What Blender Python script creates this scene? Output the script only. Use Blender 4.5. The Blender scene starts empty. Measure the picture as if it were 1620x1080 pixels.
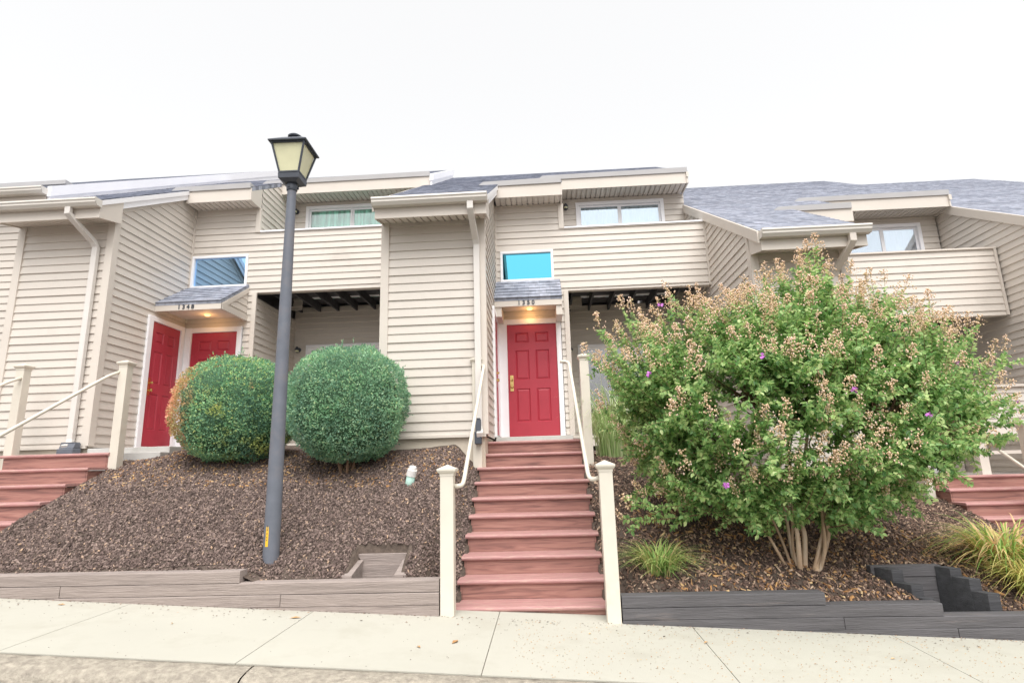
import bpy, math, random
import numpy as np
from mathutils import Vector, Matrix, noise
random.seed(7); rng = np.random.default_rng(7)
sc = bpy.context.scene; C = sc.collection
PI = math.pi
# ------------------------------------------------------------------ materials
def nt(m):
    m.use_nodes = True; return m.node_tree.nodes, m.node_tree.links
def mat(name, col, rough=0.6, var=0.08, scale=6.0, bump=0.0, bscale=60.0, spec=0.4, dirt=None, stretch=(1,1,1), island=0.0, metallic=0.0, emit=None):
    m = bpy.data.materials.new(name); N, L = nt(m); b = N['Principled BSDF']
    b.inputs['Roughness'].default_value = rough; b.inputs['Specular IOR Level'].default_value = spec
    b.inputs['Metallic'].default_value = metallic
    tc = N.new('ShaderNodeTexCoord'); mp = N.new('ShaderNodeMapping'); mp.inputs['Scale'].default_value = stretch
    L.new(tc.outputs['Object'], mp.inputs[0])
    nz = N.new('ShaderNodeTexNoise'); nz.inputs['Scale'].default_value = scale; nz.inputs['Detail'].default_value = 6
    L.new(mp.outputs[0], nz.inputs['Vector'])
    cr = N.new('ShaderNodeValToRGB'); e = cr.color_ramp.elements
    e[0].position = .3; e[1].position = .7
    e[0].color = [c*(1-var) for c in col] + [1]; e[1].color = [min(1, c*(1+var)) for c in col] + [1]
    L.new(nz.outputs['Fac'], cr.inputs[0]); out = cr.outputs[0]
    if dirt:
        dcol, lo, hi, ds = dirt
        n2 = N.new('ShaderNodeTexNoise'); n2.inputs['Scale'].default_value = ds; n2.inputs['Detail'].default_value = 8; n2.inputs['Roughness'].default_value = .65
        L.new(mp.outputs[0], n2.inputs['Vector'])
        r2 = N.new('ShaderNodeMapRange'); r2.inputs[1].default_value = lo; r2.inputs[2].default_value = hi; L.new(n2.outputs['Fac'], r2.inputs[0])
        mx = N.new('ShaderNodeMix'); mx.data_type = 'RGBA'; mx.inputs[7].default_value = (*dcol, 1)
        L.new(r2.outputs[0], mx.inputs[0]); L.new(out, mx.inputs[6]); out = mx.outputs[2]
    if island:
        g = N.new('ShaderNodeNewGeometry'); hs = N.new('ShaderNodeHueSaturation'); r = N.new('ShaderNodeMapRange')
        r.inputs[3].default_value = 1-island; r.inputs[4].default_value = 1+island
        L.new(g.outputs['Random Per Island'], r.inputs[0]); L.new(r.outputs[0], hs.inputs['Value']); L.new(out, hs.inputs['Color']); out = hs.outputs[0]
    L.new(out, b.inputs['Base Color'])
    if bump:
        n3 = N.new('ShaderNodeTexNoise'); n3.inputs['Scale'].default_value = bscale; n3.inputs['Detail'].default_value = 4
        L.new(mp.outputs[0], n3.inputs['Vector'])
        bp = N.new('ShaderNodeBump'); bp.inputs['Strength'].default_value = bump; bp.inputs['Distance'].default_value = .02
        L.new(n3.outputs['Fac'], bp.inputs['Height']); L.new(bp.outputs[0], b.inputs['Normal'])
    if emit:
        b.inputs['Emission Color'].default_value = (*emit[0], 1); b.inputs['Emission Strength'].default_value = emit[1]
    return m
def ramp_island(name, stops, rough=.7, trans=0.0, spec=.3, second=None, mottle=0.0):
    """every leaf, chip or blade takes its own colour from a ramp"""
    m = bpy.data.materials.new(name); N, L = nt(m); b = N['Principled BSDF']; b.inputs['Roughness'].default_value = rough
    b.inputs['Specular IOR Level'].default_value = spec
    g = N.new('ShaderNodeNewGeometry'); cr = N.new('ShaderNodeValToRGB'); e = cr.color_ramp.elements
    while len(e) < len(stops): e.new(.5)
    for i, (p, c) in enumerate(stops): e[i].position = p; e[i].color = (*c, 1)
    L.new(g.outputs['Random Per Island'], cr.inputs[0]); out = cr.outputs[0]
    if second:                      # a patch of another colour, by object position
        (px, py, pz), rad, stops2 = second
        cr2 = N.new('ShaderNodeValToRGB'); e = cr2.color_ramp.elements
        while len(e) < len(stops2): e.new(.5)
        for i, (p, c) in enumerate(stops2): e[i].position = p; e[i].color = (*c, 1)
        L.new(g.outputs['Random Per Island'], cr2.inputs[0])
        tc = N.new('ShaderNodeTexCoord'); vm = N.new('ShaderNodeVectorMath'); vm.operation = 'DISTANCE'; vm.inputs[1].default_value = (px, py, pz)
        L.new(tc.outputs['Object'], vm.inputs[0])
        nz = N.new('ShaderNodeTexNoise'); nz.inputs['Scale'].default_value = 5; L.new(tc.outputs['Object'], nz.inputs['Vector'])
        ad = N.new('ShaderNodeMath'); ad.operation = 'MULTIPLY_ADD'; ad.inputs[1].default_value = .7; L.new(nz.outputs['Fac'], ad.inputs[0]); L.new(vm.outputs['Value'], ad.inputs[2])
        mr = N.new('ShaderNodeMapRange'); mr.inputs[1].default_value = rad; mr.inputs[2].default_value = rad+.12; mr.inputs[3].default_value = 1; mr.inputs[4].default_value = 0
        L.new(ad.outputs[0], mr.inputs[0])
        mx = N.new('ShaderNodeMix'); mx.data_type = 'RGBA'; L.new(mr.outputs[0], mx.inputs[0]); L.new(out, mx.inputs[6]); L.new(cr2.outputs[0], mx.inputs[7]); out = mx.outputs[2]
    if mottle:
        tc2 = N.new('ShaderNodeTexCoord'); n5 = N.new('ShaderNodeTexNoise'); n5.inputs['Scale'].default_value = 3.2; n5.inputs['Detail'].default_value = 3; L.new(tc2.outputs['Object'], n5.inputs['Vector'])
        h5 = N.new('ShaderNodeHueSaturation'); r5 = N.new('ShaderNodeMapRange'); r5.inputs[1].default_value = .35; r5.inputs[2].default_value = .68; r5.inputs[3].default_value = .5-.022*mottle; r5.inputs[4].default_value = .5+.03*mottle
        L.new(n5.outputs['Fac'], r5.inputs[0]); r6 = N.new('ShaderNodeMapRange'); r6.inputs[1].default_value = .35; r6.inputs[2].default_value = .68; r6.inputs[3].default_value = 1+.28*mottle; r6.inputs[4].default_value = 1-.2*mottle
        L.new(n5.outputs['Fac'], r6.inputs[0]); L.new(r5.outputs[0], h5.inputs['Hue']); L.new(r6.outputs[0], h5.inputs['Value']); L.new(out, h5.inputs['Color']); out = h5.outputs[0]
        if mottle > 1.2:
            for sc_, lo_, colr in ((2.4, .60, (.62,.66,.20,1)), (4.6, .665, (.85,.50,.26,1))):
                n6 = N.new('ShaderNodeTexNoise'); n6.inputs['Scale'].default_value = sc_; n6.inputs['Detail'].default_value = 4; L.new(tc2.outputs['Object'], n6.inputs['Vector'])
                r7 = N.new('ShaderNodeMapRange'); r7.inputs[1].default_value = lo_; r7.inputs[2].default_value = lo_+.06; r7.inputs[4].default_value = .8; L.new(n6.outputs['Fac'], r7.inputs[0])
                m7 = N.new('ShaderNodeMix'); m7.data_type = 'RGBA'; m7.inputs[7].default_value = colr; L.new(r7.outputs[0], m7.inputs[0]); L.new(out, m7.inputs[6]); out = m7.outputs[2]
    L.new(out, b.inputs['Base Color'])
    if trans:
        t = N.new('ShaderNodeBsdfTranslucent'); L.new(out, t.inputs['Color']); ms = N.new('ShaderNodeMixShader'); ms.inputs[0].default_value = trans
        L.new(b.outputs[0], ms.inputs[1]); L.new(t.outputs[0], ms.inputs[2]); L.new(ms.outputs[0], N['Material Output'].inputs[0])
    return m
M = {}
M['siding'] = mat('siding', (.645,.59,.53), .5, .03, 1.2, .05, 40, dirt=((.535,.485,.43), .56, .78, 1.1))
M['trim'] = mat('trim', (.66,.60,.535), .5, .03, 2)
M['white'] = mat('white_trim', (.90,.89,.91), .45, .02, 3)
M['rail'] = mat('railing_paint', (.68,.63,.54), .45, .03, 5, dirt=((.6,.53,.43), .6, .8, 3))
M['spout'] = mat('downspout_paint', (.70,.66,.62), .4, .03, 3)
M['soffit'] = mat('soffit', (.68,.62,.56), .6, .03, 2)
M['metal'] = mat('gutter_metal', (.68,.64,.585), .35, .03, 3)
M['strip'] = mat('flashing', (.42,.41,.41), .6, .04, 3)
M['red'] = mat('door_red', (.44,.045,.068), .4, .05, 5, .08, 90, dirt=((.36,.035,.055), .5, .75, 2.5))
M['brass'] = mat('brass', (.75,.55,.22), .25, .1, 8, metallic=1)
M['black'] = mat('black_metal', (.06,.068,.085), .4, .1, 8)
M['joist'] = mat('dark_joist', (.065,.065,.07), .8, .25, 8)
M['post'] = mat('lamp_pole', (.14,.152,.182), .5, .1, 8, .1, 120, dirt=((.17,.16,.17), .5, .7, 4))
M['frost'] = mat('lamp_glass', (.72,.70,.46), .35, .08, 3)
M['yellow'] = mat('yellow_label', (.85,.50,.03), .5)
M['concrete'] = mat('concrete', (.52,.505,.48), .85, .06, 4, .15, 90, dirt=((.44,.42,.39), .5, .75, 5))
M['found'] = mat('foundation_paint', (.60,.53,.44), .8, .04, 4, .1, 60)
M['kerb'] = mat('kerb_stone', (.37,.33,.27), .9, .22, 26, .8, 60, dirt=((.24,.21,.175), .46, .70, 14))
M['asphalt'] = mat('asphalt', (.07,.07,.07), .9, .2, 40, .4, 150)
M['earth'] = mat('earth', (.10,.075,.06), .95, .3, 20, .5, 60)
M['tim'] = mat('weathered_timber', (.33,.275,.25), .85, .22, 5, .5, 30, stretch=(.25,3,5), dirt=((.17,.14,.13), .52, .75, 5))
M['timD'] = mat('dark_timber', (.105,.10,.105), .8, .2, 6, .4, 30, stretch=(.3,3,4), dirt=((.22,.19,.18), .6, .8, 4))
M['timShade'] = mat('shaded_timber', (.06,.06,.065), .8, .25, 6, .4, 30, stretch=(.3,3,4))  # dark timber with the shade inside the box put into its colour
M['pvc'] = mat('pvc_green', (.45,.66,.58), .5, .05, 6)
M['pvcw'] = mat('pvc_white', (.82,.80,.78), .5, .05, 12)
M['bulb'] = mat('warm_bulb', (1,.7,.35), .5, 0, emit=((1,.55,.2), 1.0))
M['bark'] = mat('smooth_bark', (.46,.32,.21), .7, .3, 7, .3, 50, stretch=(2,2,.4), dirt=((.62,.50,.38), .5, .68, 6))
M['twig'] = mat('twig', (.20,.12,.075), .8, .2, 8)
M['dirtline'] = mat('joint_dirt', (.32,.27,.22), .95, .2, 20)
M['interior'] = mat('interior', (.12,.11,.10), .9)
def deck():
    m = bpy.data.materials.new('composite_board'); N, L = nt(m); b = N['Principled BSDF']; b.inputs['Roughness'].default_value = .6
    tc = N.new('ShaderNodeTexCoord'); mp = N.new('ShaderNodeMapping'); mp.inputs['Scale'].default_value = (1.1, 5, 16)
    L.new(tc.outputs['Object'], mp.inputs[0])
    nz = N.new('ShaderNodeTexNoise'); nz.inputs['Scale'].default_value = 1.5; nz.inputs['Detail'].default_value = 8; nz.inputs['Distortion'].default_value = 1.2; L.new(mp.outputs[0], nz.inputs['Vector'])
    cr = N.new('ShaderNodeValToRGB'); e = cr.color_ramp.elements; e.new(.5)
    for i, (p, c) in enumerate([(.3, (.17,.085,.075)), (.5, (.335,.165,.135)), (.72, (.43,.235,.19))]): e[i].position = p; e[i].color = (*c, 1)
    L.new(nz.outputs['Fac'], cr.inputs[0]); L.new(cr.outputs[0], b.inputs['Base Color'])
    return m
M['deck'] = deck()
M['nosing'] = mat('nosing_board', (.43,.225,.215), .55, .14, 4, stretch=(1,8,8), dirt=((.52,.38,.30), .5, .75, 9))
def sidewalk():
    m = mat('sidewalk_concrete', (.46,.445,.385), .9, .035, 1.1, .12, 160, dirt=((.40,.38,.32), .5, .8, 2.2)); N = m.node_tree.nodes; L = m.node_tree.links
    b = N['Principled BSDF']; old = b.inputs['Base Color'].links[0].from_socket
    tc = N.new('ShaderNodeTexCoord')
    v = N.new('ShaderNodeTexVoronoi'); v.inputs['Scale'].default_value = 14; L.new(tc.outputs['Object'], v.inputs['Vector'])
    r = N.new('ShaderNodeMapRange'); r.inputs[1].default_value = .09; r.inputs[2].default_value = .05; L.new(v.outputs['Distance'], r.inputs[0])
    sx = N.new('ShaderNodeSeparateXYZ'); L.new(tc.outputs['Object'], sx.inputs[0])
    rx = N.new('ShaderNodeMapRange'); rx.inputs[1].default_value = -.2; rx.inputs[2].default_value = 2.2; rx.inputs[4].default_value = .75; L.new(sx.outputs['X'], rx.inputs[0])
    n2 = N.new('ShaderNodeTexNoise'); n2.inputs['Scale'].default_value = 3; L.new(tc.outputs['Object'], n2.inputs['Vector'])
    r3 = N.new('ShaderNodeMapRange'); r3.inputs[1].default_value = .42; r3.inputs[2].default_value = .6; L.new(n2.outputs['Fac'], r3.inputs[0])
    mu = N.new('ShaderNodeMath'); mu.operation = 'MULTIPLY'; L.new(r.outputs[0], mu.inputs[0]); L.new(rx.outputs[0], mu.inputs[1])
    mu2 = N.new('ShaderNodeMath'); mu2.operation = 'MULTIPLY'; L.new(mu.outputs[0], mu2.inputs[0]); L.new(r3.outputs[0], mu2.inputs[1])
    mx = N.new('ShaderNodeMix'); mx.data_type = 'RGBA'; mx.inputs[7].default_value = (.42,.27,.17,1)
    L.new(mu2.outputs[0], mx.inputs[0]); L.new(old, mx.inputs[6]); L.new(mx.outputs[2], b.inputs['Base Color'])
    return m
M['walk'] = sidewalk()
def shingle():
    m = bpy.data.materials.new('asphalt_shingle'); N, L = nt(m); b = N['Principled BSDF']; b.inputs['Roughness'].default_value = .85
    tc = N.new('ShaderNodeTexCoord')
    br = N.new('ShaderNodeTexBrick'); br.inputs['Color1'].default_value = (.235,.255,.31,1); br.inputs['Color2'].default_value = (.36,.375,.44,1); br.inputs['Mortar'].default_value = (.20,.21,.25,1)
    br.inputs['Scale'].default_value = 1; br.inputs['Brick Width'].default_value = .19; br.inputs['Row Height'].default_value = .121; br.inputs['Mortar Size'].default_value = .003; br.offset = .37
    L.new(tc.outputs['Object'], br.inputs['Vector'])
    nz = N.new('ShaderNodeTexNoise'); nz.inputs['Scale'].default_value = 9; nz.inputs['Detail'].default_value = 8; L.new(tc.outputs['Object'], nz.inputs['Vector'])
    mx = N.new('ShaderNodeMix'); mx.data_type = 'RGBA'; mx.blend_type = 'OVERLAY'; mx.inputs[0].default_value = .8
    L.new(br.outputs['Color'], mx.inputs[6]); L.new(nz.outputs['Fac'], mx.inputs[7]); L.new(mx.outputs[2], b.inputs['Base Color'])
    n3 = N.new('ShaderNodeTexNoise'); n3.inputs['Scale'].default_value = 120; L.new(tc.outputs['Object'], n3.inputs['Vector'])
    bp = N.new('ShaderNodeBump'); bp.inputs['Strength'].default_value = .4; bp.inputs['Distance'].default_value = .01; L.new(n3.outputs['Fac'], bp.inputs['Height']); L.new(bp.outputs[0], b.inputs['Normal'])
    return m
M['shingle'] = shingle()
def mirror(name, tint):
    m = bpy.data.materials.new(name); N, L = nt(m); N.remove(N['Principled BSDF'])
    g = N.new('ShaderNodeBsdfGlossy'); g.inputs['Color'].default_value = (*tint, 1); g.inputs['Roughness'].default_value = .01
    L.new(g.outputs[0], N['Material Output'].inputs[0]); return m
M['mirrorM'] = mirror('cyan_reflective_glass', (.125,.53,.68)); M['mirrorL'] = mirror('blue_reflective_glass', (.38,.62,.92))
def glass(name='window_glass', fac=.14, tint=(1,1,1)):
    m = bpy.data.materials.new(name); N, L = nt(m); N.remove(N['Principled BSDF'])
    t = N.new('ShaderNodeBsdfTransparent'); g = N.new('ShaderNodeBsdfGlossy'); g.inputs['Roughness'].default_value = .02; g.inputs['Color'].default_value = (*tint, 1)
    ms = N.new('ShaderNodeMixShader'); ms.inputs[0].default_value = fac
    L.new(t.outputs[0], ms.inputs[1]); L.new(g.outputs[0], ms.inputs[2]); L.new(ms.outputs[0], N['Material Output'].inputs[0]); return m
M['glass'] = glass(); M['glassB'] = glass('sky_reflecting_glass', .42, (.82,.92,1))
M['curtM'] = mat('pale_curtain', (.66,.86,.95), .9, .08, 3, stretch=(6,6,.3))
M['curtL'] = mat('teal_curtain', (.30,.74,.60), .9, .35, 3, stretch=(6,6,.5))
M['curtR'] = mat('lilac_curtain', (.90,.90,.99), .9, .05, 3, stretch=(6,6,.3))
M['screen'] = mat('window_screen', (.42,.42,.50), .9, .05, 3)
# ------------------------------------------------------------------ mesh helpers
class MB:
    def __init__(s): s.v = []; s.f = []
    def add(s, vs, fs):
        o = len(s.v); s.v += [tuple(v) for v in vs]; s.f += [tuple(i+o for i in f) for f in fs]
    def box(s, x0, x1, y0, y1, z0, z1):
        s.add([(x0,y0,z0),(x1,y0,z0),(x1,y1,z0),(x0,y1,z0),(x0,y0,z1),(x1,y0,z1),(x1,y1,z1),(x0,y1,z1)],
              [(0,3,2,1),(4,5,6,7),(0,1,5,4),(1,2,6,5),(2,3,7,6),(3,0,4,7)])
    def prism(s, pts, axis, a, b):
        """pts 2-D outline extruded along axis from a to b (x: pts=(y,z); y: pts=(x,z); z: pts=(x,y))"""
        n = len(pts)
        def P(p, t): return {'x': (t,p[0],p[1]), 'y': (p[0],t,p[1]), 'z': (p[0],p[1],t)}[axis]
        s.add([P(p,a) for p in pts]+[P(p,b) for p in pts], [tuple(range(n))[::-1], tuple(range(n,2*n))]+[(i,(i+1)%n,(i+1)%n+n,i+n) for i in range(n)])
    def tube(s, path, radii, n=8, cap=True):
        path = [Vector(p) for p in path]; rings = []; o = len(s.v); prev = None
        for i, p in enumerate(path):
            d = (path[min(i+1, len(path)-1)]-path[max(i-1, 0)]).normalized()
            if prev is None: a = d.orthogonal().normalized()
            else:
                a = prev-d*prev.dot(d); a = a.normalized() if a.length > 1e-6 else d.orthogonal().normalized()
            prev = a; b = d.cross(a); r = radii[i] if hasattr(radii, '__len__') else radii
            s.v += [tuple(p+(a*math.cos(t)+b*math.sin(t))*r) for t in (2*PI*k/n for k in range(n))]
        for i in range(len(path)-1):
            for k in range(n): s.f.append((o+i*n+k, o+i*n+(k+1)%n, o+(i+1)*n+(k+1)%n, o+(i+1)*n+k))
        if cap: s.f.append(tuple(o+k for k in range(n))[::-1]); s.f.append(tuple(o+(len(path)-1)*n+k for k in range(n)))
    def lathe(s, prof, cx, cy, n=20):
        o = len(s.v)
        for r, z in prof: s.v += [(cx+r*math.cos(2*PI*k/n), cy+r*math.sin(2*PI*k/n), z) for k in range(n)]
        for i in range(len(prof)-1):
            for k in range(n): s.f.append((o+i*n+k, o+i*n+(k+1)%n, o+(i+1)*n+(k+1)%n, o+(i+1)*n+k))
    def build(s, name, m, parent=None, smooth=False, bevel=0):
        me = bpy.data.meshes.new(name); me.from_pydata(s.v, [], s.f); me.materials.append(M[m] if isinstance(m, str) else m)
        if smooth: me.polygons.foreach_set('use_smooth', [True]*len(me.polygons))
        me.update(); o = bpy.data.objects.new(name, me); C.objects.link(o)
        if parent: o.parent = parent
        if bevel:
            md = o.modifiers.new('bevel', 'BEVEL'); md.width = bevel; md.segments = 2; md.limit_method = 'ANGLE'
        return o
def tag(o, label=None, cat=None, group=None, kind=None):
    for k, v in (('label', label), ('category', cat), ('group', group), ('kind', kind)):
        if v: o[k] = v
    return o
def thing(name, label, cat, group=None, loc=(0,0,0)):
    o = bpy.data.objects.new(name, None); C.objects.link(o); o.location = loc; o.empty_display_size = .2
    return tag(o, label, cat, group)
def np_mesh(name, V, F, m, parent=None):
    """V (n,3), F (k,4) arrays"""
    me = bpy.data.meshes.new(name); me.vertices.add(len(V)); me.vertices.foreach_set('co', V.astype(np.float32).ravel())
    me.loops.add(F.size); me.loops.foreach_set('vertex_index', F.astype(np.int32).ravel())
    me.polygons.add(len(F)); me.polygons.foreach_set('loop_start', np.arange(0, F.size, F.shape[1], dtype=np.int32))
    me.materials.append(M[m] if isinstance(m, str) else m); me.update(calc_edges=True); me.validate()
    o = bpy.data.objects.new(name, me); C.objects.link(o)
    if parent: o.parent = parent
    return o
def clip(poly, z, keep_above):
    out = []
    for i in range(len(poly)):
        a, b = poly[i], poly[(i+1) % len(poly)]
        ina = (a[1] >= z-1e-7) if keep_above else (a[1] <= z+1e-7); inb = (b[1] >= z-1e-7) if keep_above else (b[1] <= z+1e-7)
        if ina: out.append(a)
        if ina != inb:
            t = (z-a[1])/(b[1]-a[1]); out.append((a[0]+(b[0]-a[0])*t, z))
    return out
def lapped(mb, poly, P, band, lip, off=0.0):
    """boards lapped over one another on a plane: poly convex in (s,t); P(s,t,d) -> world point pushed d outwards"""
    t0 = min(p[1] for p in poly); t1 = max(p[1] for p in poly); k = math.floor((t0-off)/band)
    while off+k*band < t1-1e-5:
        a = off+k*band; b = a+band; k += 1
        q = clip(clip(poly, a, True), b, False)
        if len(q) < 3: continue
        jt = .0018*math.sin(k*12.9898+a*78.233)
        D = lambda t: .004+jt+lip*(1-(t-a)/band)
        n = len(q); mb.add([P(s_, t_, D(t_)) for s_, t_ in q], [tuple(range(n))])
        lo = min(t_ for _, t_ in q); base = [s_ for s_, t_ in q if t_-lo < 1e-6]
        if len(base) >= 2:
            s0, s1 = min(base), max(base)
            mb.add([P(s0,lo,D(lo)), P(s1,lo,D(lo)), P(s1,lo,0), P(s0,lo,0)], [(0,3,2,1)])
def wall(mb, axis, c, sgn, s0, s1, z0, top, holes=(), off=0.0, band=.127):
    """sided wall: axis 'y' = plane y=c facing sgn*y, 'x' = plane x=c facing sgn*x; top a number or function; holes (s0,s1,z0,z1)"""
    tf = top if callable(top) else (lambda s_: top)
    P = (lambda s_, t_, d: (s_, c+sgn*d, t_)) if axis == 'y' else (lambda s_, t_, d: (c+sgn*d, s_, t_))
    br = sorted({s0, s1, *[min(max(h[i], s0), s1) for h in holes for i in (0, 1)]})
    for a, b in zip(br, br[1:]):
        if b-a < 1e-5: continue
        hs = sorted([(h[2], h[3]) for h in holes if h[0] < (a+b)/2 < h[1]]); z = z0
        for h0, h1 in hs:
            if h0 > z: lapped(mb, [(a,z),(b,z),(b,h0),(a,h0)], P, band, .017, off)
            z = max(z, h1)
        if min(tf(a), tf(b)) > z-1e-6: lapped(mb, [(a,z),(b,z),(b,tf(b)),(a,tf(a))], P, band, .017, off)
# ------------------------------------------------------------------ camera
EYE = Vector((0,0,0)); y_, p_, r_ = map(math.radians, (3.0, 12.2, 1.64))
fwd = Vector((-math.sin(y_)*math.cos(p_), math.cos(y_)*math.cos(p_), math.sin(p_))); right = Vector((math.cos(y_), math.sin(y_), 0)); up = right.cross(fwd)
Rr = math.cos(r_)*right-math.sin(r_)*up; Uu = math.sin(r_)*right+math.cos(r_)*up
cam = bpy.data.objects.new('camera', bpy.data.cameras.new('camera')); C.objects.link(cam); sc.camera = cam
cam.matrix_world = Matrix(((Rr.x,Uu.x,-fwd.x,0),(Rr.y,Uu.y,-fwd.y,0),(Rr.z,Uu.z,-fwd.z,0),(0,0,0,1)))
cam.data.sensor_width = 36; cam.data.lens = 909/1620*36; cam.data.clip_end = 2000; cam.data.clip_start = .05
# ------------------------------------------------------------------ light
w = bpy.data.worlds.new('World'); sc.world = w; w.use_nodes = True; N = w.node_tree.nodes; L = w.node_tree.links
SUN_EL, SUN_AZ = math.radians(59), math.radians(170)     # azimuth clockwise from +Y: behind the camera
sky = N.new('ShaderNodeTexSky'); sky.sky_type = 'NISHITA'; sky.sun_disc = False; sky.sun_elevation = SUN_EL; sky.sun_rotation = SUN_AZ; sky.dust_density = 4
hs = N.new('ShaderNodeHueSaturation'); hs.inputs['Saturation'].default_value = .12; L.new(sky.outputs[0], hs.inputs['Color'])
bg = N['Background']; bg.inputs['Strength'].default_value = .05; L.new(hs.outputs[0], bg.inputs['Color'])
cl = N.new('ShaderNodeBackground'); cl.inputs['Color'].default_value = (1,.995,.99,1); cl.inputs['Strength'].default_value = .31   # even cloud cover
ad = N.new('ShaderNodeAddShader'); L.new(bg.outputs[0], ad.inputs[0]); L.new(cl.outputs[0], ad.inputs[1]); L.new(ad.outputs[0], N['World Output'].inputs[0])
sun = bpy.data.objects.new('sun', bpy.data.lights.new('sun', 'SUN')); C.objects.link(sun); sun.data.energy = 1.4; sun.data.angle = math.radians(52); sun.data.color = (1,.97,.93)
sd = Vector((math.sin(SUN_AZ)*math.cos(SUN_EL), math.cos(SUN_AZ)*math.cos(SUN_EL), math.sin(SUN_EL)))
sun.rotation_euler = sd.to_track_quat('Z', 'Y').to_euler(); sun.location = sd*30
sc.view_settings.view_transform = 'Standard'; sc.view_settings.look = 'None'; sc.view_settings.exposure = 1.18; sc.view_settings.gamma = 1
# ------------------------------------------------------------------ terrain
def street(x): return -.052*max(-16, min(16, x))
def walkz(x, y): return -1.335+street(x)+.0155*(max(0, min(y, 6))-5.45)
def smooth(a, b, t):
    t = max(0, min(1, (t-a)/(b-a))); return t*t*(3-2*t)
def lerp(pts, x):
    if x <= pts[0][0]: return pts[0][1]
    for (a, p), (b, q) in zip(pts, pts[1:]):
        if x <= b: return p+(q-p)*(x-a)/(b-a)
    return pts[-1][1]
FRONT = [(-9,-.87),(-2.95,-.87),(-2.7,-.97),(-1,-1.0),(.6,-1.16),(2.25,-1.18),(2.5,-1.26),(3.2,-1.27),(3.5,-1.36),(6,-1.45),(9,-1.6)]
BACKZ = [(-9,.20),(-5.6,.24),(-5,.34),(-3.5,.24),(-2.2,.26),(-1.2,.32),(.6,.05),(1.3,.02),(3,-.42),(4,-.62),(5,-.85),(7,-.95),(9,-1.0)]
def mulchz(x, y):
    f = lerp(FRONT, x); b = lerp(BACKZ, x)
    t = (y-5.58)/(8.0-5.58); t2 = max(0, min(1.0, t)); z = f+(b-f)*(t2**.88)
    if y > 8.0: z = b+(min(.15, (y-8)*.08) if x < 3 else min(.3, (y-8)*.25))
    if y < 5.58: z = f-.02
    z += .03*noise.noise((x*1.7, y*1.7, 0))+.012*noise.noise((x*6, y*6, 3))
    if 3.10 < x-(5.95-y)*.52 < 3.65 and y < 5.985: z = -1.85
    for x0, x1, y0, y1, zz in ((-1.88,-1.41,5.5,5.958,-1.32),):
        if x0 < x < x1 and y0-.1 < y < y1: z = zz
    wv = 1-smooth(0, .38, max(0, -.9-x, x-.51))
    if wv > 0 and y < 8.4: z = z*(1-wv)+wv*min(z, (y-8.36)*.603+.352-.13)
    if -.86 < x < .475: z = min(z, (y-8.36)*.603+.352-.55)
    if x < -5.98 and y > 5.2: z = min(z, (y-7.61)*.604+.332-.6)
    if 5.70 < x < 7.05 and y > 6.8: z = min(z, (y-8.95)*.604-.32-.55)
    return z
def grid(name, x0, x1, y0, y1, nx, ny, fn, m, label_kind='structure', smooth_=True):
    xs = np.linspace(x0, x1, nx); ys = np.linspace(y0, y1, ny); V = np.array([(x, y, fn(x, y)) for y in ys for x in xs])
    i = np.arange(ny-1)[:, None]*nx+np.arange(nx-1)[None, :]; F = np.stack([i, i+1, i+nx+1, i+nx], -1).reshape(-1, 4)
    o = np_mesh(name, V, F, m)
    if smooth_: o.data.polygons.foreach_set('use_smooth', [True]*len(F))
    tag(o, kind=label_kind); return o
# ground to the horizon
g = MB(); xs = [-600,-60,-16,-8,0,8,16,60,600]; ys = [-600,-60,-8,5.44,14,60,600]
for y in ys: g.v += [(x, y, walkz(x, y)-.45) for x in xs]
for j in range(len(ys)-1):
    for i in range(len(xs)-1): k = j*len(xs)+i; g.f.append((k, k+1, k+len(xs)+1, k+len(xs)))
tag(g.build('ground', 'earth'), kind='structure')
grid('road', -40, 40, -9, 3.62, 81, 26, lambda x, y: -1.335+street(x)-.16-.02*(3.6-y)*.5, 'asphalt')
tag(grid('mulch_bed', -9.2, 9.5, 5.5, 10.15, 624, 156, mulchz, 'earth'), kind='structure')
# sidewalk slabs with real gaps, on one dirt sheet
JO = [-15.6,-13.9,-12.25,-10.55,-8.85,-7.2,-5.52,-3.85,-2.14,-.48,1.2,2.85,4.52,6.2,7.85,9.5,11.2,12.9]
sw = MB()
for a, b in zip(JO, JO[1:]):
    a += .0032; b -= .0032; n = 6
    for i in range(n):
        p, q = a+(b-a)*i/n, a+(b-a)*(i+1)/n
        vs = [(x, y, walkz(x, y)) for x, y in ((p,4.12),(q,4.12),(q,5.73),(p,5.73))]; vs += [(x, y, z-.1) for x, y, z in vs]
        sw.add(vs, [(0,1,2,3)]+[(0,4,5,1)]+([(3,0,4,7)] if i == 0 else [])+([(1,5,6,2)] if i == n-1 else []))
tag(sw.build('sidewalk', 'walk'), kind='structure')
grid('sidewalk_base', -16, 13, 4.0, 5.7, 30, 3, lambda x, y: walkz(x, y)-.014, 'dirtline')
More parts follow.
